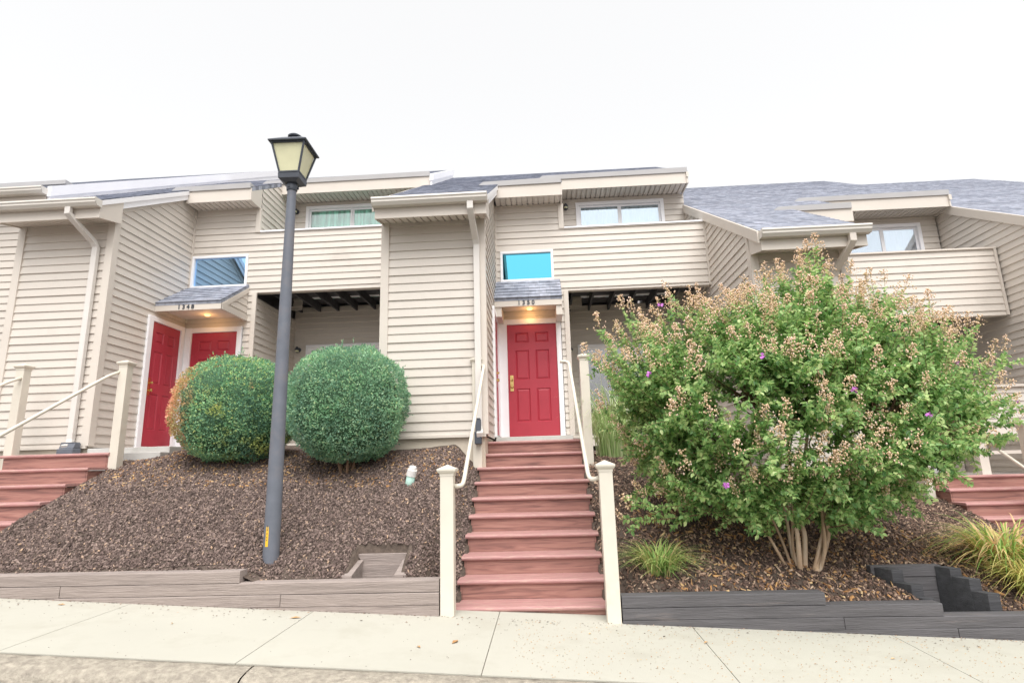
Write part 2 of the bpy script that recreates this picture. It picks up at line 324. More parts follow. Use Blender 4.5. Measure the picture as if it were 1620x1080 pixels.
# kerb, rounded and worn, in cast lengths with a crack between
kb = MB(); KJ = [-16,-13.2,-10.2,-7.2,-4.8,-2.0,1.1,4.1,7.1,10.1,13]
for a, b in zip(KJ, KJ[1:]):
    a += .006; b -= .006; n = 40; prof = [(4.115,-.1),(4.115,-.006),(4.07,-.002),(3.99,-.008),(3.93,-.02),(3.885,-.045),(3.86,-.085),(3.85,-.13),(3.83,-.4)]
    o = len(kb.v)
    for i in range(n+1):
        x = a+(b-a)*i/n
        for k, (y, dz) in enumerate(prof):
            j = .010*noise.noise((x*5, y*7, dz*20))+.005*noise.noise((x*21, y*21, dz*30)) if k > 1 else 0
            kb.v.append((x, y+j, -1.356+street(x)+dz+j))
    m_ = len(prof)
    for i in range(n):
        for k in range(m_-1): kb.f.append((o+i*m_+k, o+i*m_+k+1, o+(i+1)*m_+k+1, o+(i+1)*m_+k))
kerb = kb.build('kerb', 'kerb', smooth=True); tag(kerb, kind='structure')
# ------------------------------------------------------------------ mulch chips (uncountable)
def chips(name, n, xr, yr, m, smin, smax, seed, extra=None):
    r = np.random.default_rng(seed); V = np.zeros((n, 8, 3)); k = 0
    while k < n:
        x, y = r.uniform(*xr), r.uniform(*yr)
        if -.885 < x < .50 or x < -5.92-(0 if y > 6 else 1): continue
        if 5.68 < x < 7.08 and y > 6.9: continue
        if (3.03 < x-(5.95-y)*.52 < 3.72 and y < 6.04) or (-1.93 < x < -1.36 and y < 5.965): continue
        if y > 7.93 and (-2.35 < x < -.75 or (-9 < x < -5.3) or (3.1 < x < 4.5 and y > 8.15)): continue
        z = mulchz(x, y)
        l = r.uniform(smin, smax)*(1 if r.random() < .8 else 1.5); wd = l*r.uniform(.18,.42); h = r.uniform(.003,.008)
        yaw = r.uniform(0, 2*PI); tilt = r.normal(0,.38); roll = r.normal(0,.4)
        Q = np.array(Matrix.Rotation(yaw,3,'Z') @ Matrix.Rotation(tilt,3,'Y') @ Matrix.Rotation(roll,3,'X'))
        sl = .5 if 5.6 < y < 8 else 0
        b = np.array([(-1,-.7,-1),(1,-.3,-1),(1,.4,-1),(-1,1,-1),(-1,-.7,1),(1,-.3,1),(1,.4,1),(-1,1,1)])*np.array([l/2, wd/2, h])
        b[:, :2] += r.normal(0, l*.05, (8, 2))
        p = b@Q.T; p[:, 2] += p[:, 1]*sl; V[k] = p+np.array([x, y, z+r.uniform(.004,.02)]); k += 1
    F = (np.arange(n)[:, None, None]*8+np.array([(4,5,6,7),(0,1,5,4),(1,2,6,5),(2,3,7,6),(3,0,4,7)])[None]).reshape(-1, 4)
    return tag(np_mesh(name, V.reshape(-1, 3), F, m), kind='stuff')
M['chipL'] = ramp_island('mulch_chip_grey', [(0,(.06,.042,.036)),(.35,(.13,.093,.082)),(.75,(.215,.155,.135)),(.95,(.31,.235,.20)),(1,(.50,.34,.23))], .9)
M['chipR'] = ramp_island('mulch_chip_brown', [(0,(.055,.036,.03)),(.4,(.12,.08,.064)),(.75,(.235,.15,.112)),(.93,(.42,.29,.21)),(1,(.60,.44,.32))], .9)
chips('mulch_chips', 64000, (-6.6,-.92), (5.56,8.9), 'chipL', .011, .030, 1)
chips('bark_chips', 46000, (.52,8.0), (5.56,9.3), 'chipR', .016, .042, 2)
M['strawleaf'] = ramp_island('dry_leaf', [(0,(.25,.12,.05)),(.5,(.5,.28,.12)),(1,(.62,.45,.25))], .9)
chips('fallen_leaf_bits', 1600, (-6.5,-1), (7.0,8.4), 'strawleaf', .015, .045, 3)
chips('dry_bark_bits', 1300, (.9,4.8), (5.56,7.2), 'strawleaf', .02, .06, 4)
# ------------------------------------------------------------------ townhouses
SL = .585
def roof_part(parent, c, rects, x0, x1):
    mb = MB(); cs = math.cos(math.atan(SL)); n = Vector((0,-SL,1)).normalized()
    P = lambda s_, t_, d: Vector((s_, t_*cs, c+SL*t_*cs))+n*(d+.01)
    for a, b, ya, yb in rects:
        lapped(mb, [(a,ya/cs),(b,ya/cs),(b,yb/cs),(a,yb/cs)], P, .145, .007, 0)
        zf = lambda y: c+SL*y; t = .07
        mb.add([(a,ya,zf(ya)+.012),(b,ya,zf(ya)+.012),(b,ya,zf(ya)-t),(a,ya,zf(ya)-t)], [(0,3,2,1)])
        mb.add([(a,ya,zf(ya)-t),(b,ya,zf(ya)-t),(b,yb,zf(yb)-t),(a,yb,zf(yb)-t)], [(0,3,2,1)])
        for x in (a, b): mb.add([(x,ya,zf(ya)-t),(x,yb,zf(yb)-t),(x,yb,zf(yb)+.012),(x,ya,zf(ya)+.012)], [(0,1,2,3)])
    yr = max(r[3] for r in rects); zr = c+SL*yr
    mb.add([(x0,yr,zr+.012),(x1,yr,zr+.012),(x1,yr+6,zr-3.5),(x0,yr+6,zr-3.5)], [(0,1,2,3)])
    return mb.build('roof', 'shingle', parent)
def rake(parent, x, c, y0, y1, w=.025, h=.2, m='white', name='rake_board', up=.035, side=1):
    mb = MB(); z = lambda y: c+SL*y+up
    mb.prism([(y0,z(y0)),(y1,z(y1)),(y1,z(y1)-h),(y0,z(y0)-h)], 'x', x-w, x+w)
    mb.prism([(y0-.02,z(y0)+.012),(y1,z(y1)+.012),(y1,z(y1)-h*.42),(y0-.02,z(y0)-h*.42)], 'x', x-w*1.3-(.0 if side > 0 else .02), x+w*1.3+.02)
    return mb.build(name, m, parent)
def gutter(parent, x0, x1, y, ztop, m='metal', name='gutter'):
    mb = MB(); prof = [(y,ztop),(y-.015,ztop),(y-.02,ztop-.025),(y-.005,ztop-.045),(y-.005,ztop-.07),(y+.03,ztop-.115),(y+.125,ztop-.115),(y+.125,ztop),(y+.115,ztop),(y+.115,ztop-.1),(y+.04,ztop-.1),(y+.008,ztop-.06),(y+.008,ztop-.01)]
    n = len(prof)
    mb.add([(x0,*p) for p in prof]+[(x1,*p) for p in prof], [(i,(i+1)%n,(i+1)%n+n,i+n) for i in range(n)])
    for x in (x0, x1): mb.prism([(y-.02,ztop-.02),(y+.03,ztop-.115),(y+.125,ztop-.115),(y+.125,ztop),(y-.018,ztop)], 'x', x-.004, x+.004)
    return mb.build(name, m, parent)
def soffit(parent, x0, x1, ya, za, yb, zb, parts=True):
    """slatted soffit from the outer edge (ya,za) to the wall (yb,zb); grooves run out from the wall"""
    mb = MB(); n = max(2, int((x1-x0)/.10))
    for i in range(n):
        a, b = x0+(x1-x0)*i/n, x0+(x1-x0)*(i+1)/n
        mb.prism([(a+.001,0),(b-.014,0),(b-.013,0),(b-.013,.02),(a+.001,.02)][:0] or [(ya,za),(yb,zb),(yb,zb+.02),(ya,za+.02)], 'x', a, b-.020)
    mb.prism([(ya,za+.024),(yb,zb+.024),(yb,zb+.04),(ya,za+.04)], 'x', x0, x1)
    return mb.build('soffit', 'soffit', parent)
def downspout(parent, x, ywall, ytop, ztop, zbot, m, dx=0.0):
    """rectangular pipe with elbows: outlet at x+dx under the gutter"""
    mb = MB(); a, b = .044, .034
    path = [(x+dx, ytop, ztop), (x+dx, ytop, ztop-.10), (x+dx*.85, ytop+(ywall-ytop)*.15, ztop-.16), (x+dx*.15, ywall-(ywall-ytop)*.12, ztop-.40), (x, ywall, ztop-.48), (x, ywall, zbot+.12), (x+.01, ywall-.02, zbot+.05), (x+.02, ywall-.12, zbot)]
    o = len(mb.v)
    for i, p in enumerate(path):
        d = Vector(path[min(i+1, len(path)-1)])-Vector(path[max(i-1, 0)]); d.normalize(); s_ = Vector((1,0,0)); s_ = (s_-d*s_.dot(d)).normalized(); t_ = d.cross(s_)
        for u, v in ((-1,-1),(1,-1),(1,1),(-1,1)): mb.v.append(tuple(Vector(p)+s_*a*u+t_*b*v))
    for i in range(len(path)-1):
        for k in range(4): mb.f.append((o+i*4+k, o+i*4+(k+1)%4, o+(i+1)*4+(k+1)%4, o+(i+1)*4+k))
    mb.f.append((o+3,o+2,o+1,o)); l = o+4*(len(path)-1); mb.f.append((l,l+1,l+2,l+3))
    for z in (ztop-.55, (ztop+zbot)/2, zbot+.4): mb.box(x-.045, x+.045, ywall-.032, ywall+.03, z, z+.03)
    return mb.build('downspout', m, parent, bevel=.006)
def door(parent, axis, c, sgn, s0, s1, z0, z1, hside, frame=(.12,.08,.09)):
    """six panel door in plane axis=c; s0<s1; hside -1 handle at s0"""
    X = (lambda s_, d, z: (s_, c+sgn*d, z)) if axis == 'y' else (lambda s_, d, z: (c+sgn*d, s_, z))
    def bx(mb, a, b, d0, d1, za, zb):
        q = [X(a,d0,za), X(b,d0,za), X(b,d1,za), X(a,d1,za), X(a,d0,zb), X(b,d0,zb), X(b,d1,zb), X(a,d1,zb)]
        mb.add(q, [(0,3,2,1),(4,5,6,7),(0,1,5,4),(1,2,6,5),(2,3,7,6),(3,0,4,7)])
    mb = MB(); w_ = s1-s0; h = z1-z0
    cols = [(s0+w_*.16, s0+w_*.435), (s0+w_*.565, s0+w_*.84)]; rows = [(z0+h*.13, z0+h*.42), (z0+h*.50, z0+h*.765), (z0+h*.835, z0+h*.925)]
    bx(mb, s0, s1, -.02, .0, z0, z1)
    xs = [s0, cols[0][0], cols[0][1], cols[1][0], cols[1][1], s1]; zs = [z0]+[v for r in rows for v in r]+[z1]
    for i in range(5):
        for j in range(7):
            if i in (1, 3) and j in (1, 3, 5):
                a, b, p, q = xs[i], xs[i+1], zs[j], zs[j+1]; e = .028
                mb.add([X(a,.02,p),X(b,.02,p),X(b,.02,q),X(a,.02,q),X(a+e*.5,.004,p+e*.5),X(b-e*.5,.004,p+e*.5),X(b-e*.5,.004,q-e*.5),X(a+e*.5,.004,q-e*.5),
                        X(a+e*1.3,.016,p+e*1.3),X(b-e*1.3,.016,p+e*1.3),X(b-e*1.3,.016,q-e*1.3),X(a+e*1.3,.016,q-e*1.3)],
                       [(0,1,5,4),(1,2,6,5),(2,3,7,6),(3,0,4,7),(4,5,9,8),(5,6,10,9),(6,7,11,10),(7,4,8,11),(8,9,10,11)])
            else:
                a, b, p, q = xs[i], xs[i+1], zs[j], zs[j+1]; mb.add([X(a,.02,p),X(b,.02,p),X(b,.02,q),X(a,.02,q)], [(0,1,2,3)])
    d = mb.build('door', 'red', parent)
    fl, fr, ft = frame; f = MB()
    bx(f, s0-fl, s0-.002, -.02, .05, z0-.04, z1+ft); bx(f, s1+.002, s1+fr, -.02, .05, z0-.04, z1+ft); bx(f, s0-.002, s1+.002, -.02, .048, z1+.003, z1+ft-.002)
    f.build('door_frame', 'white', d, bevel=.006)
    t = MB(); bx(t, s0-.002, s1+.002, -.02, .07, z0-.05, z0-.004); t.build('threshold', 'concrete', d)
    hx = s0+.065 if hside < 0 else s1-.065
    k = MB(); bx(k, hx-.03, hx+.03, .02, .027, z0+h*.40, z0+h*.54)
    for zz, r in ((z0+h*.44, .028), (z0+h*.50, .02)):
        pts = [X(hx, .027, zz), X(hx, .055, zz), X(hx, .06, zz), X(hx, .085, zz), X(hx, .095, zz)]; k.tube(pts, [r*.4, r*.4, r, r, r*.5], 10)
    k.build('handle', 'brass', d, smooth=False)
    return d
def window(parent, x0, x1, z0, z1, y, panes, fw=.05, deep=.06, curtain_or_dark_room=None, glassm='glass', screen=False):
    """white framed window in a wall facing -y; panes = number of sashes"""
    mb = MB(); yo, yi = y-.042, y+deep
    mb.box(x0, x1, yo, yi, z1-fw, z1); mb.box(x0, x1, yo, yi, z0, z0+fw)
    mb.box(x0, x0+fw, yo, yi, z0+fw, z1-fw); mb.box(x1-fw, x1, yo, yi, z0+fw, z1-fw)
    wn = thing_part('window', parent); mb.build('frame', 'white', wn, bevel=.004)
    a, b = x0+fw, x1-fw; n = panes
    for i in range(n):
        p, q = a+(b-a)*i/n, a+(b-a)*(i+1)/n; s_ = .04 if n > 1 else 0; yy = y+.012+(.018 if i % 2 else 0)
        if n > 1:
            f = MB(); f.box(p, q, yy-.012, yy+.012, z1-fw-s_, z1-fw-.001); f.box(p, q, yy-.012, yy+.012, z0+fw+.001, z0+fw+s_)
            f.box(p, p+s_, yy-.012, yy+.012, z0+fw+s_, z1-fw-s_); f.box(q-s_, q, yy-.012, yy+.012, z0+fw+s_, z1-fw-s_); f.build('sash', 'white', wn)
        g_ = MB(); g_.box(p+s_, q-s_, yy-.003, yy+.003, z0+fw+s_, z1-fw-s_); g_.build('pane', glassm, wn)
        if screen and i == 0:
            g2 = MB(); g2.box(p+s_, q-s_, yy+.02, yy+.024, z0+fw+s_, z1-fw-s_); g2.build('screen', 'screen', wn)
    if curtain_or_dark_room:
        cb = MB(); nn = int((b-a)/.012); rr = random.Random(int(x0*100)); ph = 0; pts = []
        for i in range(nn+1):
            ph += rr.uniform(.25,.75); pts.append((a+(b-a)*i/nn, y+deep+.018+.010*math.sin(ph)))
        cb.v += [(x,yy,z0) for x, yy in pts]+[(x,yy,z1-.02) for x, yy in pts]
        cb.f += [(i,i+1,i+nn+2,i+nn+1) for i in range(nn)]; cb.build('curtain_or_dark_room', curtain_or_dark_room, wn, smooth=True)
    return wn
def thing_part(name, parent):
    o = bpy.data.objects.new(name, None); C.objects.link(o); o.parent = parent; o.empty_display_size = .1; return o
def lantern(parent, x, y, z, name='wall_lantern'):
    mb = MB(); mb.tube([(x,y,z),(x,y-.02,z)], [.055,.05], 14); mb.tube([(x,y-.02,z+.0),(x,y-.07,z+.03),(x,y-.10,z+.01)], .012, 8)
    mb.lathe([(.0,z+.06),(.02,z+.055),(.05,z+.0),(.055,z-.01),(.035,z-.02),(.03,z-.075),(.0,z-.08)], x, y-.10, 12)
    o = mb.build(name, 'black', parent, smooth=True)
    g_ = MB(); g_.lathe([(0,z-.062),(.034,z-.06),(.037,z-.03),(.034,z-.022)], x, y-.10, 10); g_.build('lens', 'frost', o, smooth=True); return o
def number(parent, txt, x, y, z, size):
    out = []
    for k, ch in enumerate(txt):
        cu = bpy.data.curves.new('n', 'FONT'); cu.body = ch; cu.size = size; cu.extrude = .006; cu.align_x = 'CENTER'; cu.offset = .002
        t = bpy.data.objects.new('n', cu); C.objects.link(t); dg = bpy.context.evaluated_depsgraph_get(); me = bpy.data.meshes.new_from_object(t.evaluated_get(dg))
        bpy.data.objects.remove(t); me.materials.clear(); me.materials.append(M['black'])
        me.transform(Matrix.Translation((x+(k-(len(txt)-1)/2)*size*.78, y, z)) @ Matrix.Rotation(PI/2, 4, 'X')); o = bpy.data.objects.new('house_number', me); C.objects.link(o); o.parent = parent; out.append(o)
    return out
def canopy(parent, x0, x1, yf, yw, zt, zf, num, closed_right, numx):
    """shed roof hood over the door: roof from (yw,zt) down to (yf,zf)"""
    cp = thing_part('door_canopy', parent); s_ = (zt-zf)/(yw-yf); ang = math.atan(s_); cs = math.cos(ang); n = Vector((0,-s_,1)).normalized(); mb = MB()
    P = lambda a, t, d: Vector((a, yf+t*cs, zf+s_*t*cs))+n*(d+.02)
    lapped(mb, [(x0,0),(x1,0),(x1,(yw-yf)/cs),(x0,(yw-yf)/cs)], P, .13, .012, 0)
    mb.prism([(yf,zf+.018),(yw,zt+.018),(yw,zt-.03),(yf,zf-.03)], 'x', x0, x1); mb.build('canopy_roof', 'shingle', cp)
    f = MB(); f.box(x0+.003, x1-.003, yf+.004, yf+.03, zf-.13, zf-.01)
    if closed_right:
        P2 = lambda a, t, d: (x1-.02+d, a, t)
        zb = zf-.13
        top = lambda yy: zf+s_*(yy-yf)-.05
        sp = MB(); pts = [(yf+.06,zb+.10),(yw,zb+.10),(yw,top(yw)),(yf+.06,top(yf+.06))]; lapped(sp, pts, P2, .127, .012, .03)
        sp.box(x1-.05, x1-.021, yf+.03, yw, zb, zb+.09); sp.build('side_panel', 'siding', cp)
        f.prism([(yf+.03,zb),(yw,zb),(yw,zb+.10),(yf+.03,zb+.10)], 'x', x1-.019, x1+.012)
        f.prism([(yf+.03,zf-.13),(yf+.03,zf-.015),(yw,zt-.03),(yw,zt-.13)], 'x', x1-.019, x1+.004)
        f.prism([(yf+.03,zb+.02),(yf+.12,zb+.02),(yf+.2,zb+.2),(yf+.03,top(yf+.03))], 'x', x1-.018, x1+.007)
    else:
        for a, b in ((x0+.005, x0+.13), (x1-.11, x1-.005)): f.box(a, b, yf+.03, yw, zf-.30, zf-.13+.02)
        for a, b in ((x0+.005, x0+.03), (x1-.03, x1-.005)): f.prism([(yf+.03,zf-.13),(yw,zf-.13),(yw,zt-.04),(yf+.03,zf-.04)], 'x', a, b)
    f.build('fascia', 'trim', cp, bevel=.003)
    c_ = MB(); c_.box(x0+.03, x1-.06, yf+.03, yw-.01, zf-.06, zf-.045); c_.build('canopy_ceiling', 'soffit', cp)
    l = MB(); lx = numx+.05; l.lathe([(0,zf-.092),(.04,zf-.088),(.05,zf-.075),(.05,zf-.062)], lx, (yf+yw)/2+.12, 14); l.build('ceiling_light', 'bulb', cp, smooth=True)
    ld = bpy.data.lights.new('canopy_lamp', 'POINT'); ld.energy = .7; ld.color = (1,.55,.2); ld.shadow_soft_size = .04; lo = bpy.data.objects.new('canopy_lamp', ld); C.objects.link(lo); lo.location = (lx, (yf+yw)/2+.12, zf-.19); lo.parent = cp
    if num: number(cp, num, numx, yf, zf-.105, .105)
    return cp
HOUSE = 'attached beige townhouses in the row'
def unit(label, xb0, xb1, yb, x1, xe, c, ridge, num=None, curt='curtM', spout='trim', dsx=None, dsdx=0, z0=.44, pf=.5, sdoor=None, fdoor=None, dwin=None, bwin=None, can=None, closed=False, lx=None, glassm='mirrorM', yd1=9.8, soff=0.0, screen=False, bayback=12.1):
    T = thing('townhouse', label, 'townhouse', HOUSE, (xb0, yb, z0)); T_inv = Vector((xb0, yb, z0))
    yf, yr = 10.2, 11.5; zr = lambda y: c+SL*y
    before = set(bpy.data.objects)
    # roof and edges
    roof_part(T, c, [(xb0-.02, xb1+.115, yb-.45, yd1), (xb0-.02, x1+.03, yd1, 10.995), (xb0-.02, xe, 10.995, ridge)], xb0-.02, xe)
    d1z = zr(yd1)-.02; d2z = zr(11)-.02
    # bay
    so, si = zr(yb-.45)-.25, zr(yb)-.42
    b = MB(); wall(b, 'y', yb, -1, xb0, xb1, z0, si+.01, (), soff); b.build('bay_front_wall', 'siding', T)
    topf = lambda y: zr(y)-.10
    b = MB(); h = [(sdoor[0]-.1, sdoor[1]+.11, z0, sdoor[3]+.08)] if sdoor else []
    wall(b, 'x', xb1, 1, yb, yf, z0-.02, topf, h, soff); b.build('bay_side_wall', 'siding', T)
    b = MB(); wall(b, 'x', xb0, -1, yb, bayback, z0-.6, topf, (), soff); b.build('party_wall', 'siding', T)
    b = MB(); b.box(xb0+.02, xb1-.02, yb+.02, yb+.2, z0-1.0, z0-.02); b.box(xb1-.2, xb1-.02, yb+.2, yf, z0-1.0, z0-.03); b.box(xb0+.02, xb0+.2, yb+.2, 12, z0-1.2, z0-.6); b.build('foundation', 'found', T)
    b = MB(); b.box(xb0, xb1, yb-.036, yb-.002, z0-.035, z0-.002); b.build('starter_trim', 'trim', T)
    b = MB()
    for x in (xb0, xb1):
        b.box(x-.032 if x == xb0 else x-.085, x+.085 if x == xb0 else x+.034, yb-.034, yb+.001, z0, si)
    b.box(xb1+.0015, xb1+.034, yb+.001, yb+.085, z0, topf(yb)+.0); b.box(xb0-.032, xb0-.0015, yb+.001, yb+.085, z0-.5, topf(yb))
    b.build('corner_trim', 'trim', T)
    b = MB(); b.box(xb0-.015, xb1+.10, yb-.452, yb-.43, so-.02, zr(yb-.45)-.03); b.prism([(yb-.43,so-.02),(yb-.43,zr(yb-.43)-.02),(yb,zr(yb)-.03),(yb,si-.02)], 'x', xb1+.075, xb1+.10); b.prism([(yb-.43,so-.02),(yb-.43,zr(yb-.43)-.02),(yb,zr(yb)-.03),(yb,si-.02)], 'x', xb0-.016, xb0+.004); b.build('eave_fascia', 'trim', T)
    soffit(T, xb0+.006, xb1+.073, yb-.43, so, yb-.004, si)
    gutter(T, xb0-.03, xb1+.12, yb-.58, zr(yb-.45)+.0)
    if dsx is not None: downspout(T, dsx, yb-.072, yb-.52, zr(yb-.45)-.11, z0-.02, spout, dsdx)
    rake(T, xb1+.085, c, yb-.43, yd1-.01, .010, .17, 'white', up=-.012)
    b = MB(); b.prism([(yb,zr(yb)-.02),(yf,zr(yf)-.02),(yf,zr(yf)-.20),(yb,zr(yb)-.26)], 'x', xb1+.0015, xb1+.034); b.build('frieze_board', 'trim', T)
    # facade over the door and the balcony front
    holes = [(fdoor[0]-.1, fdoor[1]+.1, z0-.1, fdoor[3]+.07)] if fdoor else []
    if dwin: holes.append((dwin[0]+.02, dwin[1]-.02, dwin[2]+.02, dwin[3]-.02))
    pt, pb = c+4.98, c+3.76         # balcony parapet top and bottom
    b = MB(); wall(b, 'y', yf, -1, xb1, x1, z0, d1z-.21, holes, soff); b.build('facade_wall', 'siding', T)
    b = MB(); wall(b, 'y', yf-.0, -1, x1, xe, pb, pt, (), soff); b.add([(x1,yf,pb),(xe,yf,pb),(xe,yf+.12,pb),(x1,yf+.12,pb)], [(0,1,2,3)]); b.box(x1+.02, xe, yf+.115, yf+.125, pb+.0, pt); b.build('balcony_front', 'siding', T)
    b = MB(); b.box(x1+.05, xe-.003, yf-.042, yf+.15, pt, pt+.03); b.build('balcony_cap', 'white' if curt != 'curtR' else 'trim', T)
    tr = [(x1-.02, x1+.065, yf-.036, yf+.001, z0, pb-.001), (xb1+.0015, xb1+.04, yf-.04, yf-.001, pf+2.3, d1z-.21), (x1-.05, x1+.047, yf-.036, yf+.001, pt+.001, d1z-.23)]
    if xe > 0: tr.append((xe-.045, xe-.002, yf-.038, yf+.001, pb, pt-.001))
    for q in tr: b = MB(); b.box(*q); b.build('facade_trim', 'trim', T)
    b = MB(); wall(b, 'x', x1+.02, 1, yf+.002, yr, pt-.9, lambda y: zr(y)-.075, (), soff); wall(b, 'x', x1+.02, 1, yf+.002, 12, z0-.1, pb-.08, (), soff); b.build('recess_side_wall', 'siding', T)
    hb = [(bwin[0]+.02, bwin[1]-.02, pb, bwin[2]-.02)] if bwin else []
    b = MB(); wall(b, 'y', yr, -1, x1+.02, xe, pb, d2z-.22, hb, soff); b.build('balcony_wall', 'siding', T)
    ph = [(x1+.30, xe-.45, z0, c+3.10)]
    b = MB(); wall(b, 'y', 12, -1, x1+.02, xe, z0-.2, pb+.2, ph, soff); b.build('patio_wall', 'siding', T)
    window(T, x1+.30, xe-.45, z0, c+3.10, 12, 2, .07, .06, 'joist', 'glass')  # no drapes here: dark sheet behind the panes paints the unlit room
    # balcony floor: joists and boards seen from below, patio deck
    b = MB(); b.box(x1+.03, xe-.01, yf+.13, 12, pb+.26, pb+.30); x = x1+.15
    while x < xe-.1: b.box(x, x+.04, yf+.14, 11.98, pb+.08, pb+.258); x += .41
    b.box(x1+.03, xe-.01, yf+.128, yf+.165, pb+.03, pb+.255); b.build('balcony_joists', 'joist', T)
    b = MB(); b.box(x1+.06, xe-.03, yf-.01, 12.0, z0-.0, z0+.04); b.box(x1+.06, xe-.03, yf+.005, yf+.045, z0-.14, z0-.002); b.build('patio_deck', 'tim' if False else 'trim', T)
    # raised roof ends
    for a, b_, y, z, yw in ((xb1+.05, x1, yd1, d1z, yf), (x1+.0, xe-.03, 11.0, d2z, yr)):
        q = MB(); q.box(a, b_, y-.02, y+.004, z-.24, z+.0); q.build('fascia', 'trim', T)
        q = MB(); ex = .30 if a < x1-.1 else .40
        q.prism([(a-ex,z-.012),(b_+.014,z-.004),(b_+.014,z+.105),(a-ex+.10,z+.085),(a-ex+.02,z+.03)], 'y', y-.045, y+.135); q.build('flashing', 'strip', T)
        soffit(T, a, b_, y+.004, z-.225, yw-.003, z-.215)
    q = MB(); q.prism([(yd1-.018,d1z-.24),(yd1-.018,d1z-.002),(yf+.0,zr(yf)-.01),(yf+.0,d1z-.24)], 'x', x1+.0005, x1+.028); q.build('fascia', 'trim', T)
    q = MB(); q.prism([(10.982,d2z-.24),(10.982,d2z-.002),(yr,zr(yr)-.01),(yr,d2z-.24)], 'x', xe-.0295, xe-.004); q.build('fascia', 'trim', T)
    # right end rake standing over the next roof
    rake(T, xe+(.024 if xe < 0 else -.03), c, 10.96, ridge, .02 if xe < 0 else .012, .33 if xe < 0 else .22, 'white' if xe < 0 else 'trim', up=.02 if xe < 0 else -.02)
    b = MB(); b.prism([(yb-.45,zr(yb-.45)+.015),(11.4,zr(11.4)+.015),(11.4,zr(11.4)-.16),(yb-.45,zr(yb-.45)-.16)], 'x', xb0-.055, xb0-.021); b.build('left_rake_board', 'trim', T)
    b = MB(); wall(b, 'x', xe-.08, 1, 11.5, ridge, z0+2, lambda y: zr(y)-.2, (), soff); b.build('gable_wall', 'siding', T)
    b = MB(); b.box(xb0+.05, xe-.1, ridge+5.5, ridge+5.7, z0-1.4, zr(ridge)-3.2); b.box(xb0+.05, xb0+.2, 12.15, ridge+5.5, z0-1.4, zr(12)-.4); b.build('rear_wall', 'siding', T)
    if sdoor: door(T, 'x', xb1, 1, sdoor[0], sdoor[1], sdoor[2], sdoor[3], -1, (.12,.10,.09))
    if fdoor: door(T, 'y', yf, -1, fdoor[0], fdoor[1], fdoor[2], fdoor[3], -1, (.15,.09,.10))
    if dwin: window(T, dwin[0], dwin[1], dwin[2], dwin[3], yf, 1, .045, .05, None, glassm)
    if bwin: window(T, bwin[0], bwin[1], pb+.25, bwin[2], yr, 2, .07, .06, curt, 'glass' if curt == 'curtL' else 'glassB', screen)
    if can: canopy(T, can[0], can[1], can[2], yf-.005, can[3], can[4], num, closed, can[5])
    if lx: lantern(T, lx, yr-.016, c+6.0)
    lantern(T, x1+.14, 11.985, c+3.0, 'patio_light')
    if curt != 'curtR':
        b = MB(); b.box(x1+.02, x1+.75 if bwin and bwin[0] > x1+.8 else x1+.3, yr-.02, yr-.003, pb+1.2, pb+1.21) if False else None
    for o in list(set(bpy.data.objects)-before):
        if o.parent == T: o.location = tuple(Vector(o.location)-T_inv)
    return T
unit('middle beige townhouse with number 1350 over its red door and a cyan pane above', -2.30, -.81, 8.0, .46, 3.13, -.64, 13.8, num='1350', curt='curtM', spout='spout', dsx=-.90, dsdx=-.03, z0=.44,
     sdoor=(9.30,10.06,.49,2.52), fdoor=(-.62,.27,.49,2.51), dwin=(-.71,.28,3.33,3.93), bwin=(.84,2.70,5.46), can=(-.80,.385,9.6,3.33,2.83,-.24), lx=.63)
unit('left beige townhouse numbered 1348 with two red doors meeting in a corner', -8.26, -6.72, 8.2, -5.42, -2.20, -.41, 13.8, num='1348', curt='curtL', spout='spout', dsx=-6.93, dsdx=-.13, z0=.46,
     sdoor=(9.27,10.04,.49,2.62), fdoor=(-6.55,-5.68,.49,2.60), dwin=(-6.68,-5.57,3.48,4.13), bwin=(-5.05,-3.0,5.70), can=(-6.80,-5.52,9.3,3.49,2.93,-6.15), closed=True, lx=-5.26, glassm='mirrorL')
unit('right beige townhouse behind the flowering shrub, its doors hidden by foliage', 3.13, 4.45, 8.2, 5.55, 8.16, -1.43, 15.4, num=None, curt='curtR', spout='trim', dsx=4.22, dsdx=.10, z0=-.40,
     fdoor=(4.62,5.45,-.33,1.70), dwin=(4.55,5.50,2.55,3.13), bwin=(6.30,7.83,4.63), can=(4.45,5.55,9.6,2.55,2.05,4.95), lx=6.02, glassm='mirrorM', screen=True)
